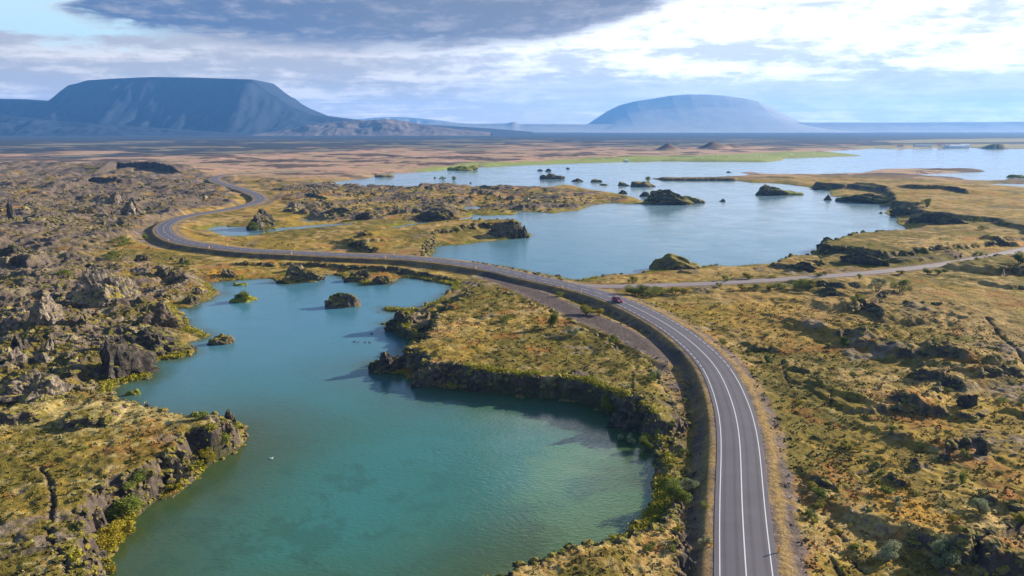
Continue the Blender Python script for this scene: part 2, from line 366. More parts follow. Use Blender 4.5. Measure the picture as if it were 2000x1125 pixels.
# beyond the lakes: dry tan plain with dark lava, then cloud shadow put into the plain's colour
far1 = sm((R - 750 + n300 * 150) / 250)
fc = mix(np.broadcast_to(colr(.37,.235,.165), X.shape + (3,)), colr(.30,.215,.135), sm(.5 + c5 * 2))
fc = mix(fc, colr(.075,.06,.055), sm((patch - .12 + c5 * .3) * 4) * .85)
fc = mix(fc, colr(.07,.055,.052), sm((fbm(34, 3, 161, .7) + patch * .5 - .22) * 4) * .8)
col = mix(col, fc, far1 * (1 - LAVA))
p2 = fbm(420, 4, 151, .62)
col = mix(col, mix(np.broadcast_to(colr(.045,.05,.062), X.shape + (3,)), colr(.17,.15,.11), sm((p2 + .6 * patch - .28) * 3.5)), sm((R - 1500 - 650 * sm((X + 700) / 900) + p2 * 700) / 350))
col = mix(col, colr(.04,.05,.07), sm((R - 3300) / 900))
GRN = [[(780,334),(860,326),(950,320.5),(1100,313),(1220,308),(1400,303),(1560,297),(1660,300),(1690,304.6),(1607,308),(1532,311),(1500,317),(1300,316),(1100,321),(920,328),(860,334)],
       [(1640,288),(1700,286),(1900,283),(2200,281),(2200,290.5),(1900,290),(1740,292),(1690,292)], [(1700,276),(1850,272),(2100,270),(2200,274),(1900,279),(1750,280)]]
col = mix(col, mix(np.broadcast_to(colr(.06,.048,.045), X.shape + (3,)), colr(.17,.115,.08), sm(.5 + w2 + fbm(30, 3, 171))), CONE * .9)
for i, gpoly in enumerate(GRN):
    col = mix(col, colr(.22,.26,.075) if i == 0 else colr(.30,.27,.13), sm((polysd(gpoly, 60, 1) + w2 * 12) / 14 + .4) * (.95 if i == 0 else .7) * sm(1.3 + c5 * .8))
MEAD = [([(1230,575),(1290,590),(1400,600),(1560,590),(1600,620),(1500,650),(1420,640),(1330,610)], GOLD * 1.05, .7), ([(400,540),(405,528),(440,522),(470,533),(500,540),(440,548)], colr(.33,.17,.02), .8),
        ([(470,548),(480,532),(560,525),(610,530),(580,545),(520,546)], LUSH, .8), ([(1690,960),(1760,955),(1830,1000),(1850,1040),(1820,1075),(1730,1040)], colr(.34,.19,.03), .85),
        ([(1900,780),(2010,790),(2010,960),(1930,900)], GOLD, .6), ([(1430,560),(1700,600),(1640,680),(1500,690),(1420,640)], colr(.31,.19,.05), .5), ([(1950,975),(2010,985),(2010,1010),(1960,1000)], colr(.33,.10,.03), .7), ([(1560,590),(1760,560),(2000,590),(2000,680),(1760,650),(1600,640)], colr(.27,.18,.07), .5), ([(380,470),(480,470),(640,468),(760,452),(800,470),(640,487),(440,482)], GOLD, .5), ([(560,420),(640,417),(700,430),(600,437),(540,441)], GOLD, .8),
        ([(1140,548),(1200,543),(1370,518),(1450,512),(1600,520),(1500,540),(1300,552)], TAN * 1.1, .6), ([(835,478),(900,468),(1000,460),(1000,466),(860,481)], LUSH * 1.1, .9)]
for pl, cc, st in MEAD:
    col = mix(col, cc, sm((polysd(pl, 15, 2) + w1 * 2.5) / 5 + .4) * st * sm(1.05 + c2 * .9) * (1 - rocky))
# gravel: verges, the old road bed, the pull-out by the bend
gm = sm((8.2 - dr + w1 * .9) / 1.6 + .2)
gm = np.maximum(gm * np.where(left, .85, 1), sm((4.4 - dsd + n3 * .8) / 1.2))
gm = np.maximum(gm, sm((5.4 - dold + w1 * .9) / 1.4))
for pl, z in (([(1235,655),(1300,668),(1345,705),(1352,745),(1340,800),(1332,870),(1315,820),(1312,760),(1270,705)], 2.2), ([(250,455),(295,448),(300,470),(360,482),(310,484),(265,472)], 2), ([(480,400),(530,392),(545,380),(560,375),(530,402),(490,408)], 2), ([(1500,870),(1520,860),(1545,940),(1560,1125),(1590,1250),(1540,1250),(1530,1100)], 3)):
    gm = np.maximum(gm, .85 * sm((polysd(pl, 12, z) + w1 * 1.5) / 3 + .4))
gcol = GRAV[None, None, :] * (1 + .3 * c4 + .18 * c3)[..., None]
gcol = mix(gcol, TAN, sm((c3 * .8 + c2 - .05) * 2.2) * .55 * sm((dold - 4.4) / 1.0))
gcol = mix(gcol, TAN * 1.05, np.exp(-((dr - 5.2 + n3 * .4) / .8) ** 2) * .8)
gcol = mix(gcol, GOLD, sm((c3 + .1) * 2) * .6 * np.exp(-((dr - 8.4) / 1.1) ** 2))
gcol = mix(gcol, GRAV * .62, sm((2.8 - dsd) / .5) * .5 + sm((4.0 - dold) / 1.5) * .8)
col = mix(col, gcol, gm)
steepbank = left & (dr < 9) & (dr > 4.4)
col = np.where(steepbank[..., None], mix(col, colr(.05,.045,.03), sm((slope - .3) * 3) * .3), col)  # shade of the bank put into its colour
col = mix(col, SOIL * .7, TRK * .75)
col = mix(col, colr(.05,.055,.02), sm((.35 - D) / .4 + .1) * .7)
# lake bed
col = np.where((SDW > .2)[..., None], colr(.06,.065,.03), col)
col = np.clip(col, .01, .6)
print('colour', round(time.time() - T0, 1))

def hat(x, y):
    """height of the built ground at a world point"""
    r = math.hypot(x, y); t = math.atan2(x, y)
    i = min(max(int(np.searchsorted(rr, r)) - 1, 0), NR - 2); j = (t - TH0) / (theta[1] - theta[0]); j = min(max(j, 0), NT - 2.001)
    fi = min(max((r - rr[i]) / (rr[i + 1] - rr[i]), 0), 1); jj = int(j); fj = j - jj
    a = hd[i, jj] * (1 - fj) + hd[i, jj + 1] * fj; c = hd[i + 1, jj] * (1 - fj) + hd[i + 1, jj + 1] * fj
    return a * (1 - fi) + c * fi
def fld(A, x, y):
    r = math.hypot(x, y); t = math.atan2(x, y)
    i = min(max(int(np.searchsorted(rr, r)) - 1, 0), NR - 1); j = min(max(int((t - TH0) / (theta[1] - theta[0])), 0), NT - 1)
    return float(A[i, j])

# ------------------------------------------------------------------ object helpers
def tag(o, label=None, cat=None, group=None, kind=None):
    if label: o['label'] = label
    if cat: o['category'] = cat
    if group: o['group'] = group
    if kind: o['kind'] = kind
    return o
def link(name, me, mat=None, parent=None, loc=(0, 0, 0)):
    o = bpy.data.objects.new(name, me); C.objects.link(o); o.location = loc
    if mat and not me.materials: me.materials.append(mat)
    if parent: o.parent = parent
    return o
def mesh_from(name, V, Fc, smooth=True, attr=None):
    V = np.asarray(V, F32); Fc = np.asarray(Fc, np.int32); k = Fc.shape[1]
    me = bpy.data.meshes.new(name)
    me.vertices.add(len(V)); me.vertices.foreach_set('co', V.ravel())
    me.loops.add(Fc.size); me.loops.foreach_set('vertex_index', Fc.ravel())
    me.polygons.add(len(Fc)); me.polygons.foreach_set('loop_start', np.arange(0, Fc.size, k, dtype=np.int32))
    me.update(calc_edges=True)
    if smooth: me.shade_smooth()
    else: me.shade_flat()
    if attr is not None:
        a = me.color_attributes.new('col', 'FLOAT_COLOR', 'POINT')
        rgba = np.ones((len(V), 4), F32); rgba[:, :3] = attr.reshape(-1, 3); a.data.foreach_set('color', rgba.ravel())
    return me

# ------------------------------------------------------------------ materials
class NB:
    def __init__(s, tree): s.t = tree; s.n = tree.nodes; s.l = tree.links
    def node(s, typ, **kw):
        nd = s.n.new(typ)
        for k, v in kw.items(): setattr(nd, k, v)
        return nd
    def put(s, sock, v):
        if isinstance(v, bpy.types.NodeSocket): s.l.new(v, sock)
        elif v is not None: sock.default_value = v
    def m(s, op, a, b=None, c=None, clamp=False):
        nd = s.node('ShaderNodeMath', operation=op); nd.use_clamp = clamp
        s.put(nd.inputs[0], a); s.put(nd.inputs[1], b); s.put(nd.inputs[2], c)
        return nd.outputs[0]
    def mix(s, f, a, b, mode='MIX'):
        nd = s.node('ShaderNodeMix', data_type='RGBA', blend_type=mode)
        s.put(nd.inputs[0], f)
        for sk, v in ((nd.inputs[6], a), (nd.inputs[7], b)):
            if isinstance(v, (tuple, list)): v = tuple(v) + (1,) if len(v) == 3 else v
            s.put(sk, v)
        return nd.outputs[2]
    def noise(s, vec, scale, detail=4, rough=.55, dist=0, out=0, dim='3D'):
        nd = s.node('ShaderNodeTexNoise', noise_dimensions=dim)
        if vec is not None: s.l.new(vec, nd.inputs['Vector'])
        nd.inputs['Scale'].default_value = scale; nd.inputs['Detail'].default_value = detail
        nd.inputs['Roughness'].default_value = rough; nd.inputs['Distortion'].default_value = dist
        return nd.outputs[out]
    def ss(s, x, a, b):
        nd = s.node('ShaderNodeMapRange', interpolation_type='SMOOTHSTEP'); nd.clamp = True
        s.put(nd.inputs[0], x); s.put(nd.inputs[1], a); s.put(nd.inputs[2], b)
        return nd.outputs[0]
    def bump(s, hgt, dist, strength=1.0, normal=None):
        nd = s.node('ShaderNodeBump'); nd.inputs['Distance'].default_value = dist; nd.inputs['Strength'].default_value = strength
        s.put(nd.inputs['Height'], hgt); s.put(nd.inputs['Normal'], normal)
        return nd.outputs[0]
def material(name):
    m = bpy.data.materials.new(name); m.use_nodes = True; nb = NB(m.node_tree)
    bs = nb.n['Principled BSDF']; bs.inputs['Roughness'].default_value = .9; bs.inputs['Specular IOR Level'].default_value = .2
    return m, nb, bs
def geo(nb): return nb.node('ShaderNodeNewGeometry')
def ground_mat():
    m, nb, bs = material('heath_ground')
    at = nb.node('ShaderNodeAttribute', attribute_name='col').outputs['Color']
    pos = geo(nb).outputs['Position']
    a = nb.noise(pos, 1.3, 5, .65); c = nb.noise(pos, 5.0, 3, .7); d = nb.noise(pos, .32, 4, .6)
    f = nb.m('ADD', nb.m('MULTIPLY', a, 1.5), nb.m('ADD', nb.m('MULTIPLY', c, .9), nb.m('MULTIPLY', d, .9)))
    f = nb.m('ADD', f, -.68)
    f = nb.m('MAXIMUM', f, .25)
    g = nb.node('ShaderNodeCombineColor'); [nb.put(g.inputs[i], f) for i in range(3)]
    base = nb.mix(1.0, at, g.outputs[0], 'MULTIPLY')
    sp = nb.ss(nb.noise(pos, 2.3, 4, .7), .64, .76)
    base = nb.mix(nb.m('MULTIPLY', sp, .28), base, (.30, .26, .13))
    dk = nb.ss(nb.noise(pos, 1.1, 5, .7), .45, .33)
    base = nb.mix(nb.m('MULTIPLY', dk, .45), base, (.035, .034, .012))
    nb.put(bs.inputs['Base Color'], base)
    bh = nb.m('ADD', nb.m('MULTIPLY', a, 1.0), nb.m('MULTIPLY', c, .4))
    nb.put(bs.inputs['Normal'], nb.bump(bh, .55, .9))
    bs.inputs['Specular IOR Level'].default_value = .05
    return m
def rock_mat(name, base=(.13,.105,.085), dark=(.045,.038,.034), moss=(.12,.10,.022), mossamt=.5, lichen=.35, low=.0):
    m, nb, bs = material(name)
    g = geo(nb); pos = g.outputs['Position']
    nz = nb.node('ShaderNodeSeparateXYZ'); nb.put(nz.inputs[0], g.outputs['Normal'])
    a = nb.noise(pos, .9, 6, .65); c = nb.noise(pos, 3.5, 4, .7)
    col = nb.mix(nb.ss(a, .38, .62), dark, base)
    lc = nb.m('MULTIPLY', nb.ss(nb.noise(pos, 1.6, 5, .7), .52, .66), lichen)
    col = nb.mix(lc, col, (.36, .33, .24))
    mo = nb.m('ADD', nb.m('MULTIPLY', nz.outputs[2], 1.0), nb.m('MULTIPLY', nb.m('SUBTRACT', nb.noise(pos, .55, 4, .6), .5), 1.8))
    mz = nb.ss(mo, 1.0 - mossamt, 1.25 - mossamt)
    mc = nb.mix(nb.ss(c, .4, .6), moss, tuple(min(1, v * 1.6 + .02) for v in moss[:2]) + (moss[2],))
    col = nb.mix(mz, col, mc)
    nb.put(bs.inputs['Base Color'], col)
    nb.put(bs.inputs['Normal'], nb.bump(nb.m('ADD', a, nb.m('MULTIPLY', c, .5)), .6, 1.0))
    return m
def leaf_mat(name, c0, c1):
    m, nb, bs = material(name)
    pos = geo(nb).outputs['Position']; oi = nb.node('ShaderNodeObjectInfo').outputs['Random']
    f = nb.m('ADD', nb.m('MULTIPLY', nb.noise(pos, 2.2, 3, .6), 1.2), nb.m('MULTIPLY', nb.m('SUBTRACT', oi, .5), .7))
    nb.put(bs.inputs['Base Color'], nb.mix(nb.ss(f, .3, .85), c0, c1))
    bs.inputs['Roughness'].default_value = .7
    tr = nb.node('ShaderNodeBsdfTranslucent'); nb.put(tr.inputs[0], tuple(c1) + (1,))
    mx = nb.node('ShaderNodeMixShader'); mx.inputs[0].default_value = .2
    nb.l.new(bs.outputs[0], mx.inputs[1]); nb.l.new(tr.outputs[0], mx.inputs[2])
    nb.l.new(mx.outputs[0], nb.n['Material Output'].inputs[0])
    return m
def plain(name, c, rough=.6, spec=.3, metal=0, var=.15, scale=4.0):
    m, nb, bs = material(name)
    nz = nb.noise(geo(nb).outputs['Position'], scale, 4, .6)
    nb.put(bs.inputs['Base Color'], nb.mix(nz, tuple(v * (1 - var) for v in c), tuple(min(1, v * (1 + var)) for v in c)))
    bs.inputs['Roughness'].default_value = rough; bs.inputs['Specular IOR Level'].default_value = spec; bs.inputs['Metallic'].default_value = metal
    return m
M_GROUND = ground_mat()
M_ROCK = rock_mat('lava_rock')
M_GREY = rock_mat('lichen_grey_rock', (.25,.205,.165), (.075,.062,.052), (.19,.155,.05), .46, .5)
M_MOSSY = rock_mat('mossy_rock', (.13,.10,.08), (.045,.038,.034), (.115,.092,.026), .62, .25)
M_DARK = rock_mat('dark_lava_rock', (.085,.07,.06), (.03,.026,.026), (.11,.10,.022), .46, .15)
M_GREEN = rock_mat('grassy_islet', (.09,.075,.05), (.04,.035,.03), (.12,.125,.02), 1.25, .1)
M_LEAF = leaf_mat('birch_leaves', (.075,.11,.014), (.17,.20,.028))
M_YLEAF = leaf_mat('yellow_willow_leaves', (.14,.14,.012), (.30,.24,.014))
M_SLEAF = leaf_mat('silver_willow_leaves', (.13,.16,.07), (.24,.26,.14))
M_BARK = plain('bark', (.09,.07,.055))

# ------------------------------------------------------------------ the ground and the water
idx = (np.arange(NR - 1)[:, None] * NT + np.arange(NT - 1)[None, :])
quads = np.stack([idx, idx + NT, idx + NT + 1, idx + 1], -1).reshape(-1, 4)[:, ::-1]
V = np.stack([X, Y, hd], -1).reshape(-1, 3)
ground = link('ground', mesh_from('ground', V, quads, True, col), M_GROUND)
tag(ground, 'heath and lava ground in olive, tan and grey round the lakes', kind='structure')
print('ground mesh', round(time.time() - T0, 1))
# water: same fan, every second vertex, only where the lakes are
S2 = (slice(0, None, 2), slice(0, None, 2))
wX, wY, wS, wR = X[S2], Y[S2], SDW[S2], R[S2]
nr, nt = wX.shape
wn1 = (w2[S2] + c1[S2]); wn2 = c2[S2]
deep = sm(wS / 27); vdeep = sm(wS / 45)
SHAL = colr(.042,.066,.024); MID = colr(.030,.108,.080); DEEPC = colr(.030,.130,.125); SKYREF = colr(.050,.155,.215)
wc = mix(np.broadcast_to(SHAL, wX.shape + (3,)), MID, deep)
wc = mix(wc, DEEPC, vdeep * sm(.7 + wn1 * .6))
wc = mix(wc, SKYREF, sm((wR - 115) / 110) * sm(wS / 8 + .2))  # bluer with distance: reflected sky put into the water colour
wc = mix(wc, colr(.19,.28,.33), sm((wR - 200) / 450) * .85)  # far lakes paled: reflected bright sky put into the colour
bl = sm((wX + 70) / 30) * sm((30 - wX) / 30)
weed = sm((wn2 + wn1 * .4 + c3[S2] * .6 - .12) * 2.5) * sm((140 - wR) / 30) * sm((10 - wX) / 40)
wc = mix(wc, colr(.022,.055,.032), weed * .36)
wc = mix(wc, colr(.08,.17,.075), sm((c1[S2] - wn2 * .3 - .05) * 2) * .4 * sm((wX + 20) / 30) * sm((180 - wR) / 60))
ix = (np.arange(nr - 1)[:, None] * nt + np.arange(nt - 1)[None, :])
keep = (wS > -9 - wR * .012)
kq = keep[:-1, :-1] | keep[1:, 1:]
wq = np.stack([ix, ix + nt, ix + nt + 1, ix + 1], -1)[kq][:, ::-1]
used = np.unique(wq); remap = np.zeros(nr * nt, np.int32); remap[used] = np.arange(len(used))
WV = np.stack([wX, wY, np.zeros_like(wX)], -1).reshape(-1, 3)[used]
def water_mat():
    m, nb, bs = material('lake_water')
    at = nb.node('ShaderNodeAttribute', attribute_name='col').outputs['Color']
    pos = geo(nb).outputs['Position']
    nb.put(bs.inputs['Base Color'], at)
    wp = nb.noise(pos, .022, 5, .6, .6); nb.put(bs.inputs['Roughness'], nb.m('MULTIPLY_ADD', nb.ss(wp, .40, .62), .12, .06)); bs.inputs['IOR'].default_value = 1.333; bs.inputs['Specular IOR Level'].default_value = .5
    mp = nb.node('ShaderNodeMapping'); nb.put(mp.inputs['Vector'], pos); mp.inputs['Scale'].default_value = (1, 1.6, 1); mp.inputs['Rotation'].default_value = (0, 0, .5)
    a = nb.noise(mp.outputs[0], 1.1, 3, .6); c = nb.noise(mp.outputs[0], .06, 3, .6)
    hgt = nb.m('MULTIPLY', a, nb.m('ADD', nb.m('MULTIPLY', c, 1.6), -.1))
    nb.put(bs.inputs['Normal'], nb.bump(hgt, .085, 1.0))
    return m
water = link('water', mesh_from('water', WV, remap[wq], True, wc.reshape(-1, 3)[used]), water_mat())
tag(water, 'turquoise lagoon and lake water reflecting the clouds', kind='structure')
print('water', round(time.time() - T0, 1))

# ------------------------------------------------------------------ roads
def ribbon(name, line, half, z, mat, off=0.0, i0=0, i1=None, skirt=0.0, dash=None):
    L = line[i0:i1]
    tn = np.gradient(L, axis=0); tn /= np.linalg.norm(tn, axis=1)[:, None]; nm = np.stack([tn[:, 1], -tn[:, 0]], 1)
    c = L + nm * off
    a = c - nm * half; b = c + nm * half
    V, Fc, n = [], [], len(L)
    if skirt:
        for k in range(n):
            V += [(*(a[k] - nm[k] * .15), z - skirt), (*a[k], z), (*c[k], z + .05), (*b[k], z), (*(b[k] + nm[k] * .15), z - skirt)]
        for k in range(n - 1):
            for j in range(4): Fc.append((k * 5 + j, k * 5 + j + 1, k * 5 + 6 + j, k * 5 + 5 + j))
    else:
        zz = lambda o: z + .05 * (1 - min(1, abs(o) / 3.85))
        for k in range(n): V += [(*a[k], zz(off - half)), (*b[k], zz(off + half))]
        s = 0.0
        for k in range(n - 1):
            s += float(np.linalg.norm(L[k + 1] - L[k]))
            if dash and (s % (dash[0] + dash[1])) > dash[0]: continue
            Fc.append((2 * k, 2 * k + 1, 2 * k + 3, 2 * k + 2))
    me = mesh_from(name, V, Fc, False)
    uv = me.attributes.new('across', 'FLOAT', 'POINT')
    vals = ([-1.04, -1, 0, 1, 1.04] if skirt else [-1, 1]) * n
    uv.data.foreach_set('value', np.array(vals, F32))
    return link(name, me, mat)
def asphalt_mat(name, c, track=.25):
    m, nb, bs = material(name)
    pos = geo(nb).outputs['Position']; ac = nb.node('ShaderNodeAttribute', attribute_name='across').outputs['Fac']
    n1 = nb.noise(pos, .25, 5, .6); n2 = nb.noise(pos, 14, 3, .7)
    f = nb.m('ADD', nb.m('MULTIPLY', n1, .6), nb.m('MULTIPLY', n2, .3))
    # wheel tracks: four polished strips
    w = nb.m('ABSOLUTE', nb.m('SUBTRACT', nb.m('ABSOLUTE', ac), .46))
    tr = nb.ss(nb.m('ABSOLUTE', nb.m('SUBTRACT', w, .2)), .10, .02)
    f = nb.m('ADD', f, nb.m('MULTIPLY', tr, -track))
    nb.put(bs.inputs['Base Color'], nb.mix(nb.ss(f, 0, .65), tuple(v * .72 for v in c), tuple(v * 1.25 for v in c)))
    bs.inputs['Roughness'].default_value = .75; bs.inputs['Specular IOR Level'].default_value = .35
    nb.put(bs.inputs['Normal'], nb.bump(n2, .012, .6))
    return m
M_ASPH = asphalt_mat('asphalt', (.068,.063,.080)); M_SIDE = asphalt_mat('worn_side_road', (.15,.125,.125), .1)
M_PAINT = plain('road_paint', (.50,.50,.50), .6, .3, 0, .25, 6)
FINE = smooth_line(resample(ROAD, 1.0), 6)
road = ribbon('road', FINE, 3.85, ZR, M_ASPH, skirt=.35); tag(road, 'grey two lane asphalt road curving between the lakes', kind='structure')
srd = ribbon('side_road', smooth_line(resample(SIDE, 1.5), 3), 2.7, 2.95, M_SIDE, skirt=.3); tag(srd, 'narrow paved side road branching off to the right', kind='structure')
iS = int(np.argmin(np.linalg.norm(FINE - np.array(G(1400, 716, ZR)), axis=1)))
iC = int(np.argmin(np.linalg.norm(FINE - np.array(G(1225, 593, ZR)), axis=1)))
dseg = lambda nm, hw, off, a, b, dash=None: tag(ribbon(nm, FINE, hw * .85, ZR + .014, M_PAINT, off, a, b, dash=dash), 'white painted lines on the asphalt road', kind='structure')
dseg('road_marking_line', .085, 3.15, 0, iS); dseg('road_marking_line', .085, -3.15, 0, iS)
dseg('road_marking_line', .075, 3.15, iS, None, (2, 1)); dseg('road_marking_line', .075, -3.15, iS, None, (2, 1))
dseg('road_marking_line', .095, 0, 0, iC); dseg('road_marking_line', .095, 0, iC, None, (4, 3))

# ------------------------------------------------------------------ mountains
def mountain(name, prof, dist, depth, label, mat, base_py=262, rough=1.0, nx=420, ny=150, seed=0, flatfrac=.35, gul=1.0):
    """a massif: its skyline is the traced profile at the given distance, its slopes run out in front and behind"""
    xs = np.array([(p[0] - 1000) / FPX * dist for p in prof]); zs = np.array([max(0, H + (HOR - p[1]) / FPX * dist) for p in prof])
    x = np.linspace(xs[0], xs[-1], nx); z0 = np.interp(x, xs, zs)
    t = np.linspace(-1, 1, ny)
    XX, TT = np.meshgrid(x, t, indexing='ij'); Z0 = z0[:, None] * np.ones((1, ny))
    run = depth
    a = np.clip((np.abs(TT) - flatfrac) / (1 - flatfrac), 0, 1)
    # gullies run down the slopes
    g = gnoise(XX / 260 + seed, TT * 1.2, seed) + .6 * gnoise(XX / 110, TT * 2.4 + 5, seed + 2) + .35 * gnoise(XX / 45, TT * 5, seed + 3)
    aw = np.clip(a + g * .13 * gul * sm(a * 4) * sm((1 - a) * 4), 0, 1)
    prf = np.where(aw < .22, 1 - aw * 1.55, (1 - aw) ** 1.35 * .92)
    prf = np.clip(prf, 0, 1)
    n = gnoise(XX / 500, TT * 2, seed + 5) * .04 + gnoise(XX / 90, TT * 9, seed + 6) * .018
    Z = Z0 * np.clip(prf + n * sm(a * 3) * sm((1 - a) * 3) * rough * min(1, gul), 0, 1.0)
    YY = dist + (TT + flatfrac) * run
    sc = np.ones_like(YY)
    V = np.stack([XX, YY, Z - 2], -1).reshape(-1, 3)
    ii = (np.arange(nx - 1)[:, None] * ny + np.arange(ny - 1)[None, :])
    q = np.stack([ii, ii + ny, ii + ny + 1, ii + 1], -1).reshape(-1, 4)
    o = link(name, mesh_from(name, V, q, True), mat); tag(o, label, kind='structure')
    return o
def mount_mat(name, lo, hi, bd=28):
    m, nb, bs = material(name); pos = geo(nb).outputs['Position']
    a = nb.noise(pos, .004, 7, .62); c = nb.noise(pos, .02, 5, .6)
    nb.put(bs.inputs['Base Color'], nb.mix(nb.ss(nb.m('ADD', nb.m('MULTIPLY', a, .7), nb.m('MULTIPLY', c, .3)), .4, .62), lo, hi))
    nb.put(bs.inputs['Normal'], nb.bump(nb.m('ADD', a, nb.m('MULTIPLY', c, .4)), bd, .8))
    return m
M_MT1 = mount_mat('shade_blue_basalt', (.010,.017,.036), (.017,.025,.043), 16); M_MT2 = mount_mat('tan_foothill', (.09,.075,.075), (.17,.135,.12)); M_MT3 = mount_mat('haze_paled_slope', (.24,.24,.25), (.29,.28,.26), 6)  # cloud shade and blue haze put into the dark slopes, haze into the pale
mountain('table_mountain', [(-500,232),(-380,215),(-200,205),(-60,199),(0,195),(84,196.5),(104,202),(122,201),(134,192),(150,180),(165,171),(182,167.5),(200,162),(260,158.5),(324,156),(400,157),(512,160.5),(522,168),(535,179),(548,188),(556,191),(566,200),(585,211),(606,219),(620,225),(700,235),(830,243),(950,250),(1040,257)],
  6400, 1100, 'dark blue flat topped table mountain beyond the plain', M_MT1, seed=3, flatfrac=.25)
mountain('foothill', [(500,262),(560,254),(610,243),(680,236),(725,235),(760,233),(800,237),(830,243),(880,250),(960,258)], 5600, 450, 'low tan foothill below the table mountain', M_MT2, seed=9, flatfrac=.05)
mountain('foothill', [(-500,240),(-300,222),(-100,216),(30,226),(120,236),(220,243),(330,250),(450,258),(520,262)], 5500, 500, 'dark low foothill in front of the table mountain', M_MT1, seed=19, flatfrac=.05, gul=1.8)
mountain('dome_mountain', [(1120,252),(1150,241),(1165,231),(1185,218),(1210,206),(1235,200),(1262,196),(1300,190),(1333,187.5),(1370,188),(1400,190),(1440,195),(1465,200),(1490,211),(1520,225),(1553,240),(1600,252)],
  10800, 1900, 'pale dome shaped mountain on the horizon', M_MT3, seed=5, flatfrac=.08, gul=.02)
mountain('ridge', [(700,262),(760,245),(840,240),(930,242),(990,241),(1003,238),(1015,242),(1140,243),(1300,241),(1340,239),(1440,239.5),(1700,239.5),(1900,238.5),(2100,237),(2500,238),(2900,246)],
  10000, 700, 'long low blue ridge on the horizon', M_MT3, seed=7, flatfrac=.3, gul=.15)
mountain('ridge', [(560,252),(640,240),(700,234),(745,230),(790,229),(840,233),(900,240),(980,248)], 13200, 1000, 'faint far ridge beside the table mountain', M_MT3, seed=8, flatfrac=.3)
print('mountains', round(time.time() - T0, 1))

# ------------------------------------------------------------------ rocks
def ico(sub):
    bm = bmesh.new(); bmesh.ops.create_icosphere(bm, subdivisions=sub, radius=1)
    V = np.array([v.co[:] for v in bm.verts]); Fc = np.array([[v.index for v in f.verts] for f in bm.faces]); bm.free()
    return V, Fc
ICO = {s: ico(s) for s in (1, 2, 3, 4, 5)}
def rock_shape(sub, seed, craggy=.28, fac=7, flat=-.28, power=1.0):
    """a broken block: a ball cut by random planes, roughened, with a flat foot; spans about -1..1, foot at z=0"""
    V, Fc = ICO[sub]; V = V.copy(); rg = np.random.default_rng(seed)
    for _ in range(fac + 5):
        n = rg.normal(size=3); n[2] = n[2] * .8 + .15; n /= np.linalg.norm(n); d = rg.uniform(.5, .85)
        s = V @ n - d; m = s > 0; V[m] -= (s[m] * .92)[:, None] * n
    off = rg.uniform(0, 50, 3)
    N = V / (np.linalg.norm(V, axis=1)[:, None] + 1e-9)
    k = np.array([mnoise.fractal(Vector(p * 1.7 + off), 1.0, 2.1, 5) for p in V])
    k2 = np.array([mnoise.cell(Vector(p * 4.2 + off)) for p in V])
    V = V + N * (k * craggy + (k2 - .5) * craggy * .32)[:, None]
    V[:, 2] = np.maximum(V[:, 2], flat) - flat
    V[:, 2] /= V[:, 2].max()
    V[:, :2] *= (1.10 - .36 * V[:, 2] ** 1.3)[:, None]
    return V, Fc
def islet_shape(sub, seed, craggy=.2, steep=3.0):
    V, Fc = ICO[sub]; V = V.copy(); off = np.random.default_rng(seed).uniform(0, 60, 3)
    k = np.array([mnoise.fractal(Vector(p * 1.5 + off), 1.0, 2.1, 5) for p in V])
    k2 = np.array([mnoise.fractal(Vector((p[0] * 1.2 + off[1], p[1] * 1.2, off[0])), 1.0, 2.0, 3) for p in V])
    rad = 1 + .28 * k2 + k * craggy
    V[:, 0] *= rad; V[:, 1] *= rad
    V[:, 2] = np.sign(V[:, 2]) * (1 - (1 - np.abs(V[:, 2])) ** steep) * (1 + .55 * k2) + k * craggy * 1.6
    V[:, 2] = np.maximum(V[:, 2], -.12)
    V[:, 2] /= V[:, 2].max()
    return V, Fc
def stone(name, px0, px1, py_top, py_base, label, cat, mat, z=0.0, seed=1, sub=5, depth=.7, kind='rock', craggy=.28, rot=0.0, sink=.25, **kw):
    """build a rock or islet where the photo shows it: foot centre on the ground at that pixel, true size from its distance"""
    gz = 0.0; cx, cy = G((px0 + px1) / 2, py_base, 0)
    if kind == 'rock' and z > 0:                        # foot level: the lowest ground along its front
        for _ in range(4):
            W_ = (px1 - px0) / PPM(py_base, gz) / 2
            gz = max(min(hat(cx + a * W_, cy + b) for a in (-.7, 0, .7) for b in (0, W_ * depth * .6)), 0.0)
            cx, cy = G((px0 + px1) / 2, py_base, gz)
    k = PPM(py_base, gz); W = (px1 - px0) / k / 2; dp = W * depth
    ang = math.atan2(H - gz, math.hypot(cx, cy))
    Hh = max((py_base - py_top) / k / math.cos(ang) - dp * math.tan(ang) * .6, W * .25)
    d = math.hypot(cx, cy); cy += dp * .8 * cy / d; cx += dp * .8 * cx / d
    if kind == 'rock': sink = sink + .8
    V, Fc = (rock_shape(sub, seed, craggy, **kw) if kind == 'rock' else islet_shape(sub, seed, craggy, **kw))
    V = V * np.array([W, dp, Hh + sink]); 
    if rot:
        c, s = math.cos(rot), math.sin(rot); V = V @ np.array([[c, s, 0], [-s, c, 0], [0, 0, 1]])
    V[:, 2] -= sink
    o = link(name, mesh_from(name, V, Fc, kind != 'rock'), mat, loc=(cx, cy, gz if kind == 'rock' else 0.0))
    o.rotation_euler.z = -math.atan2(cx, cy) * 1.0
    return tag(o, label, cat), (cx, cy, gz + Hh, W)

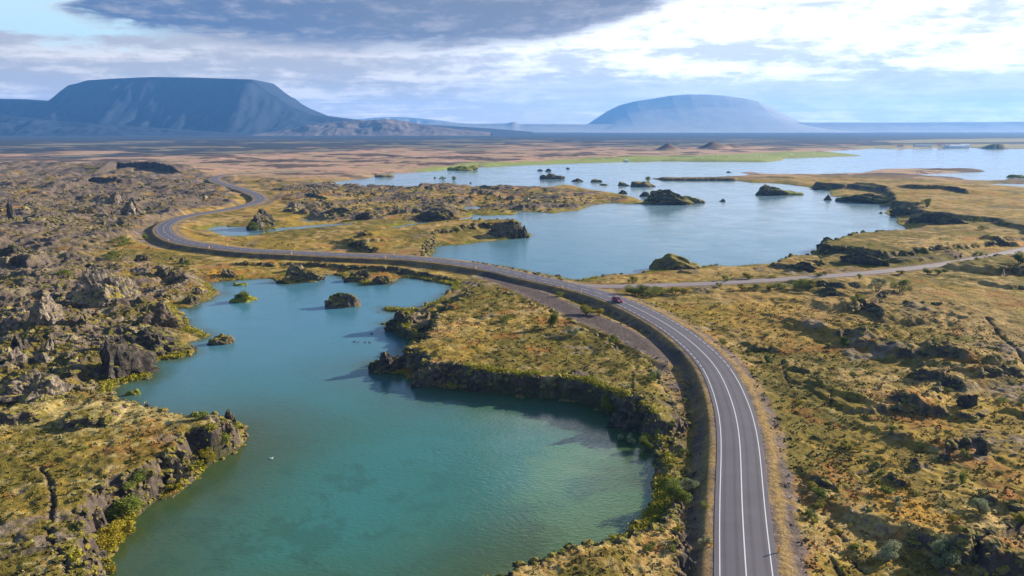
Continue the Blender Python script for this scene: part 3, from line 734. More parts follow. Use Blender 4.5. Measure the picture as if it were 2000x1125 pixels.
g = 'big lava outcrops of the left shore'
BIG = [
 (128,282,522,602,'big pale lichen covered rock outcrop, tallest of the left shore',M_GREY,11,.55,.0),
 (168,215,518,560,'pointed grey rock top behind the tallest pale outcrop',M_GREY,25,.6,0),
 (58,132,576,638,'rounded grey brown rock outcrop just left of the tallest pale one',M_GREY,12,.7,.2),
 (2,125,548,584,'long dark rubble ridge behind the rounded grey outcrop',M_DARK,13,.35,0),
 (140,200,606,642,'mossy topped rock below the tallest pale outcrop',M_MOSSY,14,.8,.4),
 (0,52,618,652,'pale grey boulder at the left photo edge above the moss',M_GREY,15,.8,0),
 (18,62,648,690,'dark leaning rock below the pale boulder at the left edge',M_DARK,16,.7,.5),
 (262,372,590,650,'tan grassy rock headland over the lagoon with sunlit right flank',M_MOSSY,17,.6,0),
 (230,378,640,702,'dark craggy rock shelf at the waterline of the left bay',M_DARK,18,.5,0),
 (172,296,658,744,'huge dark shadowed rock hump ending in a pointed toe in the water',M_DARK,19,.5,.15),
 (196,232,655,690,'small pale crest rock on top of the dark shadowed hump',M_GREY,20,.7,0),
 (0,62,678,722,'grey stony mound at the left edge above the green hollow',M_GREY,21,.6,0),
 (0,128,724,788,'wide pale grey rubble slab at the left edge above the bluff',M_GREY,22,.6,0),
 (86,112,660,690,'small grey block in the green moss left of the dark hump',M_GREY,23,.8,0),
 (210,262,536,560,'brown rock knoll behind the tallest pale outcrop',M_ROCK,24,.7,0),
 (0,70,476,504,'dark triangular rock hill at the left edge with a shadowed face',M_DARK,26,.6,0),
 (258,300,494,512,'dark hump of lava below the road bend',M_DARK,27,.6,0),
 (344,370,502,516,'small dark lava hump nearest the road bank',M_DARK,28,.7,0),
 (296,362,516,542,'grey brown rubble knoll behind the head of the left bay',M_ROCK,29,.5,0),
 (425,470,523,545,'purple grey rock cluster on the yellow green flat by the lagoon head',M_ROCK,30,.6,0),
 (375,398,560,578,'round brown rock at the tip of the small mossy point',M_MOSSY,31,.8,0),
 (355,395,575,596,'dark rocks under the mossy point at the left bay',M_ROCK,32,.6,0),
 (482,545,408,447,'dark pointed crag beside the blue pond',M_DARK,33,.6,.2),
 (495,522,432,450,'grey boulder at the foot of the dark pointed crag',M_GREY,34,.7,0),
 (548,598,393,414,'pale grey rock mound behind the blue pond',M_GREY,35,.6,0),
 (610,700,405,427,'dark lava bank behind the yellow flat of the ponds',M_DARK,36,.4,0),
 (690,730,413,430,'dark rock at the right end of the lava bank',M_DARK,37,.5,0),
 (800,915,410,433,'long dark rock wall behind the grassy promontory',M_DARK,38,.3,0),
 (935,1030,430,466,'brown cliff face at the tip of the grassy promontory',M_ROCK,39,.35,0),
 (1008,1036,440,465,'split pinnacle at the very tip of the promontory cliff',M_ROCK,40,.6,0),
 (822,843,484,500,'small mossy boulder where the road meets the blue lake',M_MOSSY,41,.8,0),
 (560,592,514,530,'grey rock on the little peninsula at the lagoon head',M_GREY,42,.6,0),
 (535,628,520,553,'yellow green rocky spur at the lagoon head',M_MOSSY,43,.5,0),
 (668,742,525,551,'mossy rock shelf with tufts at the lagoon head',M_MOSSY,44,.5,0),
 (708,770,538,556,'low mossy rocks at the water below the road bank',M_MOSSY,45,.4,0),
 (723,800,686,730,'blunt dark rock nose at the tip of the central peninsula',M_DARK,46,.5,0),
 (800,905,712,755,'brown fissured cliff block on the peninsula south side',M_ROCK,47,.35,.1),
 (900,1010,728,768,'dark ledge of lava in the middle of the peninsula cliff',M_DARK,48,.3,0),
 (1010,1100,742,776,'low dark ledge where the peninsula cliff meets green moss',M_MOSSY,49,.3,0),
 (752,830,606,650,'dark rubble heap on the north side of the peninsula',M_DARK,50,.6,0),
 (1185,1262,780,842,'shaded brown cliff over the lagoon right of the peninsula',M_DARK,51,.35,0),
 (372,455,812,860,'rough rock knob at the corner of the near left bluff',M_GREY,52,.6,0),
 (418,470,803,850,'outermost rock knob of the near left bluff, over the water',M_MOSSY,53,.7,0),
 (300,385,892,950,'pale broken rock face of the near left bluff',M_GREY,54,.35,-.5),
 (222,300,944,985,'pinkish rock face below the edge of the near left bluff',M_GREY,55,.35,-.5),
 (172,215,1000,1040,'narrow rock face at the inner corner of the near left bluff',M_GREY,56,.4,-.5),
 (1592,1640,462,490,'dark notch rock at the left end of the lakeside slab',M_DARK,57,.6,0),
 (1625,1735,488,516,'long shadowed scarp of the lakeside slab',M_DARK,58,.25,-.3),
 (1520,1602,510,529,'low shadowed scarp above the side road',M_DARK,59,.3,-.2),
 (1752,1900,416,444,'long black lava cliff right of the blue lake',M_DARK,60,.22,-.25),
 (1730,1790,404,424,'black cliff corner standing into the right end of the blue lake',M_DARK,61,.5,0),
 (1640,1742,378,397,'dark broken lava cliff on the far right shore',M_DARK,62,.35,-.2),
 (1580,1625,361,371,'small dark headland on the far right shore',M_DARK,63,.5,0),
 (1585,1650,561,580,'dark rock ledge below the side road shrubs',M_DARK,64,.4,0),
 (1640,1688,550,562,'pale speckled rubble right of the dark ledge',M_GREY,65,.4,0),
 (1868,1915,768,800,'dark broken boulders at the end of the long fissure',M_DARK,66,.6,0),
 (1900,1935,860,890,'dark boulder pile on the right heath among tufts',M_DARK,67,.6,0),
 (1825,1870,884,902,'row of black stones above the yellow hollow',M_DARK,68,.5,0),
 (15,32,386,428,'tall thin dark lava pillar in the left rock field',M_DARK,69,.6,0),
 (205,255,372,408,'smooth slanted grey lava slab by the bend of the road',M_GREY,70,.5,0),
 (240,285,385,420,'second slanted slab, right beside the bend of the road',M_GREY,71,.5,0),
]
for (x0, x1, yt, yb, lab, mat, seed, dp, rot) in BIG:
    stone('lava_outcrop' if (x1 - x0) > 40 else 'lava_rock', x0, x1, yt, yb, lab, 'rock', mat, 2.0, seed, 5 if (x1 - x0) > 34 else 4, dp, 'rock', .30, rot)
ISL = [
 (452,500,577,590,'round bushy islet near the head of the near lagoon',M_GREEN,1), (637,704,572,601,'flat topped rock islet with a green cap in the near lagoon',M_MOSSY,2),
 (410,458,653,673,'low golden mossy islet off the left shore',M_MOSSY,3), (247,275,760,772,'tiny yellow green islet below the dark hump',M_GREEN,4),
 (455,478,552,558,'thin yellow reed islet at the lagoon head',M_GREEN,5), (1272,1372,497,530,'steep grassy rock hill on the near shore of the blue lake',M_MOSSY,6),
 (1256,1350,370,400,'tall craggy brown islet in the middle of the blue lake',M_DARK,7), (1325,1377,383,397,'low tail of the craggy brown islet',M_MOSSY,8),
 (1402,1418,388,394,'tiny dark rock right of the craggy islet',M_DARK,9), (1464,1532,360,382,'dark rock islet with green shore in the upper lake',M_DARK,10),
 (1500,1565,374,381,'flat green fringe of the dark upper islet',M_GREEN,11), (1608,1623,379,391,'square black rock at the far right shore',M_DARK,12),
 (1716,1724,413,417,'single black stone by the cliff corner',M_DARK,13), (1056,1100,338,350,'green and brown islet near the far shore',M_MOSSY,14),
 (1062,1080,329,335,'small dark islet behind the green and brown one',M_DARK,15), (1047,1060,330,334,'smallest speck of rock at the far lake',M_DARK,16),
 (1117,1141,348,355,'small dark islet right of the green and brown one',M_DARK,17), (1153,1175,350,356,'flat brown islet in the far lake',M_MOSSY,18),
 (1171,1188,359,362,'very flat reef below the brown islet',M_MOSSY,19), (1199,1232,355,363,'left half of the long low islet in the far lake',M_DARK,20),
 (1230,1278,354,365,'right half of the long low islet in the far lake',M_MOSSY,21), (1206,1228,371,379,'dark rock at the tip of the lava land',M_DARK,22),
 (1246,1272,374,384,'dark flat rock left of the craggy islet',M_DARK,23), (846,853,345,348,'lone dot of rock in the far left water',M_DARK,24),
 (875,927,323,333,'shrubby green islet on the far green shore',M_GREEN,25), (732,770,340,346,'low rocky spit off the far left shore',M_MOSSY,26),
 (1418,1430,334,337,'flat reef above the long dark bank',M_DARK,27), (1104,1114,327,330,'speck of rock in the far lake',M_DARK,28), (645,657,355,359,'small stone at the far left shore',M_DARK,29),
 (917,922,355,358,'second lone dot of rock in the far left water',M_DARK,30), (1968,2000,341,347,'green low island at the right photo edge',M_GREEN,31),
]
info = {}
for (x0, x1, yt, yb, lab, mat, seed) in ISL:
    kw = dict(steep=(1.5 if mat is M_GREEN else 1.25)) if (mat is not M_DARK) else {}
    o, inf = stone('rock_islet', x0, x1, yt, yb, lab, 'islet', mat, 0, 200 + seed, 5 if x1 - x0 > 40 else 4, .55, 'rock' if mat is M_DARK else 'islet', .24 if mat is M_DARK else .18, 0, .4, **kw)
    info[lab] = inf
print('stones', round(time.time() - T0, 1))

# loose boulders: the bigger ones each a thing, the rubble between them one mass
protos = [mesh_from('lava_boulder', *[(a * np.array([1, .85, .8]) if k == 0 else a) for k, a in enumerate(rock_shape(3, 300 + i, .3))], False) for i in range(8)]
for i, me in enumerate(protos): me.materials.append((M_GREY, M_ROCK, M_DARK)[i % 3])
def lone(poly, z, n, s0, s1, seed):
    out = []; rg = random.Random(seed); xs = [p[0] for p in poly]; ys = [p[1] for p in poly]; pts = gp(poly, z)
    tries = 0
    while len(out) < n and tries < n * 60:
        tries += 1
        x, y = G(rg.uniform(min(xs), max(xs)), rg.uniform(min(ys), max(ys)), z)
        d, ins = segdist(np.array([x]), np.array([y]), pts, True)
        if not ins[0] or fld(SDW, x, y) > -1 or fld(dr, x, y) < 8 or fld(dsd, x, y) < 5: continue
        out.append((x, y, rg.uniform(s0, s1) * rg.uniform(.5, 1.05)))
    return out
bl = lone([(0,420),(250,420),(300,480),(400,520),(400,570),(280,680),(120,780),(0,790)], 3, 130, 1.0, 2.8, 5)
bl += lone([(0,335),(300,330),(420,360),(440,385),(300,425),(240,450),(0,450)], 3, 60, 2.0, 4.5, 6)
bl += lone([(560,365),(760,370),(1000,370),(1200,385),(1050,408),(900,410),(700,420),(600,410)], 3, 60, 2.0, 4.5, 8)
for (x, y, s) in bl:
    o = link('lava_boulder', random.choice(protos), None, None, (x, y, hat(x, y) - s * .15))
    o.scale = (s, s, s * random.uniform(.7, 1.1)); o.rotation_euler.z = random.uniform(0, 6.28)
    tag(o, 'rough grey brown lava boulder lying loose in the rock field', 'boulder', 'loose boulders of the lava field')
# dark boulders armouring the causeway
tn = np.gradient(ROAD, axis=0); tn /= np.linalg.norm(tn, axis=1)[:, None]
k0 = int(np.argmin(np.linalg.norm(ROAD - np.array(G(1090, 552, ZR)), axis=1))); k1 = int(np.argmin(np.linalg.norm(ROAD - np.array(G(905, 515, ZR)), axis=1)))
for k in range(k0, k1):
    for q in range(2):
        p = ROAD[k] + tn[k] * random.uniform(0, 3) + np.array([tn[k][1], -tn[k][0]]) * random.uniform(5.0, 6.6)
        s = random.uniform(.45, .9)
        o = link('armour_stone', protos[2 + 3 * (q % 2)], None, None, (p[0], p[1], max(hat(p[0], p[1]), .2) - s * .15)); o.scale = (s, s, s); o.rotation_euler.z = random.uniform(0, 6.28)
        tag(o, 'dark angular stone lining the lake side of the road causeway', 'stone', 'stones lining the causeway')
def scatter_mesh(name, spots, subs, mat, label):
    VV, FF, n = [], [], 0
    base = [rock_shape(subs, 400 + i, .3, 5) for i in range(6)]
    for (x, y, s) in spots:
        v, f = random.choice(base); a = random.uniform(0, 6.28); c, q = math.cos(a), math.sin(a)
        v = (v * np.array([s, s * random.uniform(.6, 1), s * random.uniform(.5, .9)])) @ np.array([[c, q, 0], [-q, c, 0], [0, 0, 1]])
        VV.append(v + np.array([x, y, hat(x, y) - .15 * s])); FF.append(f + n); n += len(v)
    return tag(link(name, mesh_from(name, np.vstack(VV), np.vstack(FF), False), mat), label, kind='stuff')
sp = lone([(0,420),(250,420),(300,480),(430,520),(400,570),(280,690),(120,790),(0,800)], 3, 2600, .25, .9, 15)
sp += lone([(0,325),(300,322),(440,345),(480,370),(300,425),(240,450),(0,450)], 3, 2200, .8, 2.2, 16)
sp += lone([(540,355),(760,362),(1000,365),(1220,385),(1050,408),(900,410),(700,424),(590,414)], 3, 1600, .7, 2.0, 18)
scatter_mesh('lava_rubble', sp, 2, M_ROCK, 'loose grey lava rubble covering the left rock field')
sp = lone([(0,790),(200,780),(460,820),(380,880),(180,980),(170,1100),(0,1100)], 5, 60, .15, .4, 25) + lone([(1350,600),(2000,540),(2000,1100),(1560,1100),(1480,800)], 3, 900, .15, .55, 26) + lone([(830,660),(900,600),(1200,680),(1290,760),(1290,1000),(1180,1090),(1250,800),(960,720)], 4, 200, .12, .4, 27)
scatter_mesh('loose_stones', sp, 1, M_GREY, 'small pale stones strewn over the heath')
cand = np.argwhere((slope > .75) & (D > -.4) & ((D < 7) | (slope > 1.0)) & (R < 420) & (R > 62) & (LAVA < .5) & (dr > 9))
wgt = rr[cand[:, 0]] ** 1.6; wgt /= wgt.sum(); pick = cand[RNG.choice(len(cand), size=3600, replace=False, p=wgt)]
scatter_mesh('cliff_rubble', [(float(X[i, j]), float(Y[i, j]), float(RNG.uniform(.2, 1.0) ** 1.5 * (1.0 + R[i, j] / 400))) for i, j in pick], 2, M_ROCK, 'broken rock blocks on the cliff faces and along the waterline')
print('rubble', round(time.time() - T0, 1))

# ------------------------------------------------------------------ shrubs
def shrub_mesh(seed, n, wide, tall, leaf):
    rg = np.random.default_rng(seed)
    nb_ = 7; cen = np.stack([rg.normal(0, wide * .42, nb_), rg.normal(0, wide * .42, nb_), rg.uniform(.3, .85, nb_) * tall], 1); rad = rg.uniform(.28, .5, nb_) * wide
    k = rg.integers(0, nb_, n); d = rg.normal(size=(n, 3)); d /= np.linalg.norm(d, axis=1)[:, None]
    p = cen[k] + d * (rad[k] * rg.uniform(.45, 1.05, n))[:, None] * np.array([1, 1, 1.0])
    p[:, 2] = np.abs(p[:, 2]) * .97 + .03
    a = rg.normal(size=(n, 3)); a /= np.linalg.norm(a, axis=1)[:, None]; b = np.cross(a, rg.normal(size=(n, 3))); b /= np.linalg.norm(b, axis=1)[:, None]
    s = (leaf * rg.uniform(.6, 1.4, n))[:, None]
    V = np.stack([p - a * s, p + b * s * .6, p + a * s, p - b * s * .6], 1).reshape(-1, 3)
    leafs = mesh_from('crown', V, np.arange(4 * n).reshape(n, 4), False)
    TV, TF = [], []
    for i in range(nb_):
        e = cen[i]; st = np.array([e[0] * .1, e[1] * .1, -.1]); r0, r1 = .035 * tall, .012 * tall
        base = len(TV)
        for pt, r in ((st, r0), ((st + e) / 2 + rg.normal(0, .05, 3), (r0 + r1) / 2), (e, r1)):
            for q in range(5): TV.append((pt[0] + r * math.cos(q * 1.2566), pt[1] + r * math.sin(q * 1.2566), pt[2]))
        for lv in range(2):
            for q in range(5): TF.append((base + lv * 5 + q, base + lv * 5 + (q + 1) % 5, base + lv * 5 + 5 + (q + 1) % 5, base + lv * 5 + 5 + q))
    return leafs, mesh_from('stems', TV, TF)
KINDS = {}; BIGK = {}
for kname, mat in (('g', M_LEAF), ('y', M_YLEAF), ('s', M_SLEAF)):
    KINDS[kname] = []
    for i in range(3):
        l, t = shrub_mesh(500 + i + ord(kname), 900, .62, 1.0 if i else .8, .055); l.materials.append(mat); t.materials.append(M_BARK); KINDS[kname].append((l, t))
        if i < 2:
            l2, t2 = shrub_mesh(700 + i + ord(kname), 4200, .62, 1.0, .026); l2.materials.append(mat); t2.materials.append(M_BARK); BIGK.setdefault(kname, []).append((l2, t2))
def shrub(x, y, hgt, kind, label, group=None, z=None, wide=1.0):
    l, t = random.choice(BIGK[kind] if hgt > 2.0 else KINDS[kind]); z = hat(x, y) if z is None else z
    e = bpy.data.objects.new('birch_shrub' if kind == 'g' else 'willow_shrub', None); C.objects.link(e); e.location = (x, y, z - .03)
    e.scale = (hgt * wide, hgt * wide, hgt); e.rotation_euler.z = random.uniform(0, 6.28); e.empty_display_size = .2
    for nm, me in (('crown', l), ('stems', t)):
        o = bpy.data.objects.new(nm, me); C.objects.link(o); o.parent = e
    return tag(e, label, 'shrub', group)
SH = [ # px, base py, height px, kind, label, width
 (1188,768,34,'g','slim green birch at the right end of the peninsula cliff',.6), (1268,746,16,'g','dark green shrub by the pit next to the gravel',1), (1282,738,18,'s','silvery shrub on the edge of the gravel above the pit',1),
 (1195,672,18,'g','small green birch beside the dark old road bed',.8), (1118,655,18,'s','grey green shrub midway along the old road bed',1.1), (1078,640,34,'g','tall thin yellow green birch on the peninsula',.5),
 (990,628,14,'g','lone little birch in the middle of the peninsula',1), (1325,985,46,'g','large green willow between the cliff edge and road bank',.9), (1345,960,24,'s','silvery low willow at the top of the road bank',1),
 (1262,880,26,'g','shrub leaning out over the water from the shaded cliff',.9), (1148,614,16,'y','bright yellow round bush beside the old road bed',1.6), (1170,616,12,'y','smaller yellow bush right of the bright round one',1.4),
 (1095,580,10,'g','small bush on the road bank above the old road bed',1), (1240,578,20,'g','big dark green bush at the road junction',1.5), (1262,580,22,'g','tallest green bush of the clump at the junction',1.2),
 (1290,575,14,'g','flat green bush in the middle of the junction clump',1.7), (1316,574,14,'y','yellow bush at the right part of the junction clump',1.2), (1336,574,12,'y','last small yellow bush of the junction clump',1.3),
 (1238,553,14,'g','green bush on the lake side of the side road',.8), (1420,548,10,'g','small shrub at the lake side of the side road bend',1.3), (1462,545,12,'y','yellow green shrub under the grassy rock slope',1.4),
 (1512,543,6,'y','orange yellow low shrub beside the side road',2.2), (1405,560,7,'y','tiny yellow shrub right of the junction',1.6), (1455,566,10,'y','yellow shrub starting the roadside hedge row',1.8),
 (1478,566,12,'g','green shrub second in the roadside hedge row',1.2), (1500,566,10,'y','yellow shrub third in the roadside hedge row',1.3), (1525,565,12,'g','green shrub fourth in the roadside hedge row',1.4),
 (1560,562,16,'g','tallest green shrub of the roadside hedge row',1.2), (1585,560,10,'y','golden shrub at the end of the roadside hedge row',1.6), (1600,539,9,'g','green shrub across the side road from the hedge row',1.6),
 (1678,544,8,'g','small shrub hugging the lower edge of the side road',1.4), (1712,570,26,'s','pale green birch on the heath below the side road',.8), (1758,565,24,'g','round green birch right of the pale one',.8),
 (1670,590,14,'g','yellow green shrub at the scarp left of the two birches',1.3), (1760,536,8,'y','golden shrub touching the side road',1.6), (1812,535,12,'g','dark green shrub at the side road, left of a pair',1.1),
 (1832,534,9,'g','yellow green shrub at the side road, middle of a row',1.3), (1848,531,8,'g','bright green shrub at the side road, end of a row',1.5), (1990,516,24,'g','green shrub at the right photo edge over the dark pit',1),
 (1648,668,15,'g','bright green bush in front of the small dark scarp',1.1), (1498,708,17,'g','bushy green shrub on the heath right of the road bend',1.2), (1415,670,8,'g','low green shrub by the outer verge of the bend',1.8),
 (1560,790,9,'y','small yellow green shrub in the heath middle',1.3), (1885,895,16,'g','thin bright green shrub near the black stone row',.7), (1877,945,24,'g','dark green upright birch casting a long shadow',.7),
 (1915,1000,30,'s','round grey green willow in the orange heath',1), (1735,1092,32,'s','wide grey green willow near the bottom edge',1.3), (1838,1098,42,'s','largest silvery willow beside the black pit',1.2),
 (1845,1058,24,'y','bright yellow green shoot behind the largest silvery willow',.7), (1725,965,20,'g','yellow green shrub left of the white tuft',1.1), (1748,985,14,'s','whitish willow tuft in the yellow hollow',1.5),
 (1582,955,14,'y','golden shrub on the edge of the gravel verge',1.4), (1595,990,14,'y','second golden shrub on the gravel verge, larger',1.6), (1588,1022,8,'y','third and smallest golden shrub of the gravel verge',1.6),
 (1608,972,22,'g','dark green shrub behind the golden ones on the verge',1.2), (1855,748,10,'g','little green shrub inside the dark crescent hollow',1.2),
 (285,468,12,'g','bright green round bush under the outer road bend',1.1), (232,468,12,'g','light green bush left of the pull-out by the bend',1.4), (240,480,10,'g','yellow green bush below the pull-out by the bend',1.5),
 (365,520,13,'g','narrow green shrub by the bank below the road',.8), (495,450,15,'g','green willow clump in the water of the blue pond',1.3), (520,452,9,'y','yellow green clump beside the willow in the pond',1.5),
 (215,508,15,'g','green shrub among boulders left of the road bank',1.4), (125,535,13,'g','green bush behind the tallest pale outcrop',1.4), (225,575,8,'y','yellow green tuft on the pale outcrop flank',1.4),
 (250,938,0,'g','',1), (290,1000,0,'g','',1),
 (235,1010,40,'g','wide green willow under the near left bluff',1.5), (268,985,27,'g','second green willow under the near left bluff, higher up',1.4), (215,1062,32,'y','yellow willow at the water below the near left bluff',1.5),
 (245,1048,22,'y','small yellow willow nearest the water under the bluff',1.5), (340,955,16,'y','bright yellow bush at the foot of the pale rock face',1.6), (375,935,22,'y','yellow green bush on the strip below the bluff',1.5),
 (405,905,22,'y','bright yellow bush farther along the strip below the bluff',1.3), (440,885,18,'g','green bush near the corner of the bluff shore',1.4), (400,870,20,'g','olive bush between the rock knobs of the bluff',1.3),
 (455,850,22,'g','dark olive bush on the outermost rock knob',1.3), (215,1118,22,'y','golden bush at the bottom photo edge by the lagoon',1.3),
 (1810,404,16,'g','green tree on the plateau right of the blue lake',.9), (1775,420,9,'g','yellow green bush on the black lava cliff',1.4), (1902,430,12,'g','light green bush at the right part of the black cliff',1),
 (1920,448,7,'g','small green bush at the foot of the black cliff',1.4), (1915,496,8,'g','green bush on the slope above the side road',1.4), (893,455,13,'g','green bush on the promontory slope below the dark cliff',.9),
 (1266,354,9,'g','bush on top of the long low islet in the far lake',1.1), (1550,379,5,'g','tiny bush on the flat green fringe in the upper lake',1), (1397,518,6,'g','tiny bush on the shore right of the grassy rock hill',1),
 (866,352,7,'g','left of two shrubs standing on the lava land at the far lake',1.1), (886,353,8,'g','right of two shrubs standing on the lava land at the far lake',1.1), (705,427,6,'g','small bright bush by the far lava bank',1.3),
 (700,606,0,'g','',1), (1216,880,0,'g','',1), (1225,862,16,'s','silvery bush in the shade at the foot of the cliff',1.3), (1378,990,10,'g','small green tuft on the shaded road bank',1.2), (1375,1060,14,'s','pale round bush low on the shaded road bank',1.1)]
for (px, py, hp, kd, lab, wd) in SH:
    if not hp: continue
    x, y = G(px, py, 3)
    for _ in range(3): x, y = G(px, py, max(0, hat(x, y)))
    zz = max(hat(x, y), 0.0)
    shrub(x, y, hp / PPM(py, zz) * 1.05, kd, lab, None, zz, wd * 1.15)
lab = 'round bushy islet near the head of the near lagoon'; cx, cy, tz, W = info[lab]
shrub(cx - .4, cy - .3, 3.6, 'g', 'dense green willow covering the round islet', None, .35, 1.5); shrub(cx + 1.6, cy - 1.4, 1.6, 'y', 'yellow tuft on the right shore of the round islet', None, .3, 1.3)
cx, cy, tz, W = info['flat topped rock islet with a green cap in the near lagoon']
for i, (a, b2, hh) in enumerate(((-2.8, 0, 1.6), (-.8, .3, 1.7), (1.3, .2, 1.5))):
    shrub(cx + a, cy + b2, hh, 'g', ('leftmost', 'middle', 'rightmost')[i] + ' of three low green bushes capping the rock islet', None, tz * .62, 1.5)
# the scatter of small willow and birch bushes over the heath
zones = [([(1350,600),(2000,560),(2000,1120),(1560,1120),(1480,800)], 3, 70, .5, 1.3, 51), ([(840,640),(900,600),(1200,680),(1290,760),(1290,800),(960,722)], 4, 22, .4, 1.0, 52), ([(0,800),(300,800),(380,850),(200,960),(150,1120),(0,1120)], 5, 18, .3, .7, 53),
 ([(1150,550),(1400,520),(1900,470),(1900,505),(1600,535),(1300,553)], 2, 25, .5, 1.3, 54), ([(400,490),(560,470),(820,480),(700,492),(500,485)], 2, 20, .5, 1.4, 55), ([(60,480),(300,500),(400,520),(350,620),(200,700),(100,700)], 3, 30, .5, 1.5, 56), ([(1320,770),(1340,760),(1350,900),(1330,1100),(1250,1120),(1300,960)], 3, 26, .4, 1.2, 57)]
for pl, z, n, s0, s1, sd in zones:
    for (x, y, s) in lone(pl, z, n, s0, s1, sd):
        kd = random.choice('gggyys')
        shrub(x, y, s, kd, {'g': 'low green birch bush scattered on the heath', 'y': 'low yellow willow bush scattered on the heath', 's': 'low silvery willow bush scattered on the heath'}[kd], {'g': 'low green bushes of the heath', 'y': 'low yellow bushes of the heath', 's': 'low silvery bushes of the heath'}[kd], None, random.uniform(1, 1.7))
# lush waterside growth: one mass of leaves along the shores
rg = np.random.default_rng(77)
cand = np.argwhere((D > .1) & (D < 2.6) & (R < 420) & (R > 60) & (slope < 1.0) & (c2 > -.15))
pick = cand[rg.choice(len(cand), size=min(9000, len(cand)), replace=False)]
px_ = X[pick[:, 0], pick[:, 1]]; py_ = Y[pick[:, 0], pick[:, 1]]; pz_ = hd[pick[:, 0], pick[:, 1]]
n = len(px_) * 5
p = np.repeat(np.stack([px_, py_, pz_], 1), 5, 0) + np.stack([rg.normal(0, .35, n), rg.normal(0, .35, n), rg.uniform(.02, .55, n)], 1)
a = rg.normal(size=(n, 3)); a /= np.linalg.norm(a, axis=1)[:, None]; b2 = np.cross(a, rg.normal(size=(n, 3))); b2 /= np.linalg.norm(b2, axis=1)[:, None]; s = rg.uniform(.08, .22, n)[:, None]
tag(link('shore_vegetation', mesh_from('shore_vegetation', np.stack([p - a * s, p + b2 * s, p + a * s, p - b2 * s], 1).reshape(-1, 3), np.arange(4 * n).reshape(n, 4), False), leaf_mat('shore_leaves', (.11,.11,.014), (.24,.22,.018))), 'yellow green leafy growth along the waterline', kind='stuff')
# heath tufts: ankle to knee high heather and grass tussocks near the camera
cand = np.argwhere((D > 2) & (dr > 6.5) & (R < 230) & (R > 62) & (rocky < .5) & (dold > 4))
wgt = 1.0 * (rr[cand[:, 0]] ** 1.0); wgt /= wgt.sum()
pick = cand[rg.choice(len(cand), size=9000, replace=False, p=wgt)]
ti, tj = pick[:, 0], pick[:, 1]
nT = 5
p = np.repeat(np.stack([X[ti, tj], Y[ti, tj], hd[ti, tj]], 1), nT, 0); n = len(p)
s = np.repeat(rg.uniform(.14, .42, len(pick)), nT)[:, None]
p = p + rg.normal(0, 1, (n, 3)) * s * np.array([.8, .8, 0]); p[:, 2] += rg.uniform(.1, .8, n) * s[:, 0]
a = rg.normal(size=(n, 3)); a /= np.linalg.norm(a, axis=1)[:, None]; b2 = np.cross(a, rg.normal(size=(n, 3))); b2 /= np.linalg.norm(b2, axis=1)[:, None]
tc = np.repeat(np.clip(col[ti, tj] * rg.uniform(.35, .95, (len(pick), 1)) + rg.uniform(0, .008, (len(pick), 3)), 0, .6), nT, 0)
def tuft_mat():
    m, nb, bs = material('heath_tufts'); nb.put(bs.inputs['Base Color'], nb.node('ShaderNodeAttribute', attribute_name='col').outputs['Color']); bs.inputs['Specular IOR Level'].default_value = .05
    return m
tag(link('heath_tufts', mesh_from('heath_tufts', np.stack([p - a * s * .7, p + b2 * s * .5, p + a * s * .7, p - b2 * s * .5], 1).reshape(-1, 3), np.arange(4 * n).reshape(n, 4), False, np.repeat(tc, 4, 0).astype(F32)), tuft_mat()), 'heather and grass tussocks covering the near heath', kind='stuff')
print('plants', round(time.time() - T0, 1))

# ------------------------------------------------------------------ small made things
def bm_obj(name, bm, mat, parent=None, loc=(0, 0, 0), smooth=False):
    me = bpy.data.meshes.new(name); bm.to_mesh(me); bm.free()
    if smooth: me.shade_smooth()
    return link(name, me, mat, parent, loc)
def add_box(bm, c, s, bev=0.0):
    r = bmesh.ops.create_cube(bm, size=1, matrix=Matrix.Translation(c) @ Matrix.Diagonal((*s, 1)))
    if bev: bmesh.ops.bevel(bm, geom=list({e for v in r['verts'] for e in v.link_edges}), offset=bev, segments=2, affect='EDGES')
def add_cyl(bm, c, r, d, axis='Z', seg=16, r2=None):
    rot = {'Z': Matrix(), 'X': Matrix.Rotation(math.pi / 2, 4, 'Y'), 'Y': Matrix.Rotation(math.pi / 2, 4, 'X')}[axis]
    bmesh.ops.create_cone(bm, cap_ends=True, segments=seg, radius1=r, radius2=r if r2 is None else r2, depth=d, matrix=Matrix.Translation(c) @ rot)
def empty(name, loc, rz=0.0):
    e = bpy.data.objects.new(name, None); C.objects.link(e); e.location = loc; e.rotation_euler.z = rz; return e
M_YEL = plain('marker_yellow', (.85,.40,.02), .5); M_WHITE = plain('white_paint', (.75,.75,.75), .5); M_BLACK = plain('black_rubber', (.02,.02,.02), .8)
M_RED = plain('car_red', (.19,.010,.028), .25, .6, .1, .05); M_GLASS = plain('car_glass', (.015,.018,.022), .05, .6); M_RIM = plain('rim_metal', (.45,.45,.47), .3, .5, .8); M_LAMP = plain('lamp_glass', (.85,.85,.85), .08, .8); M_TAIL = plain('tail_lamp', (.4,.01,.01), .2)
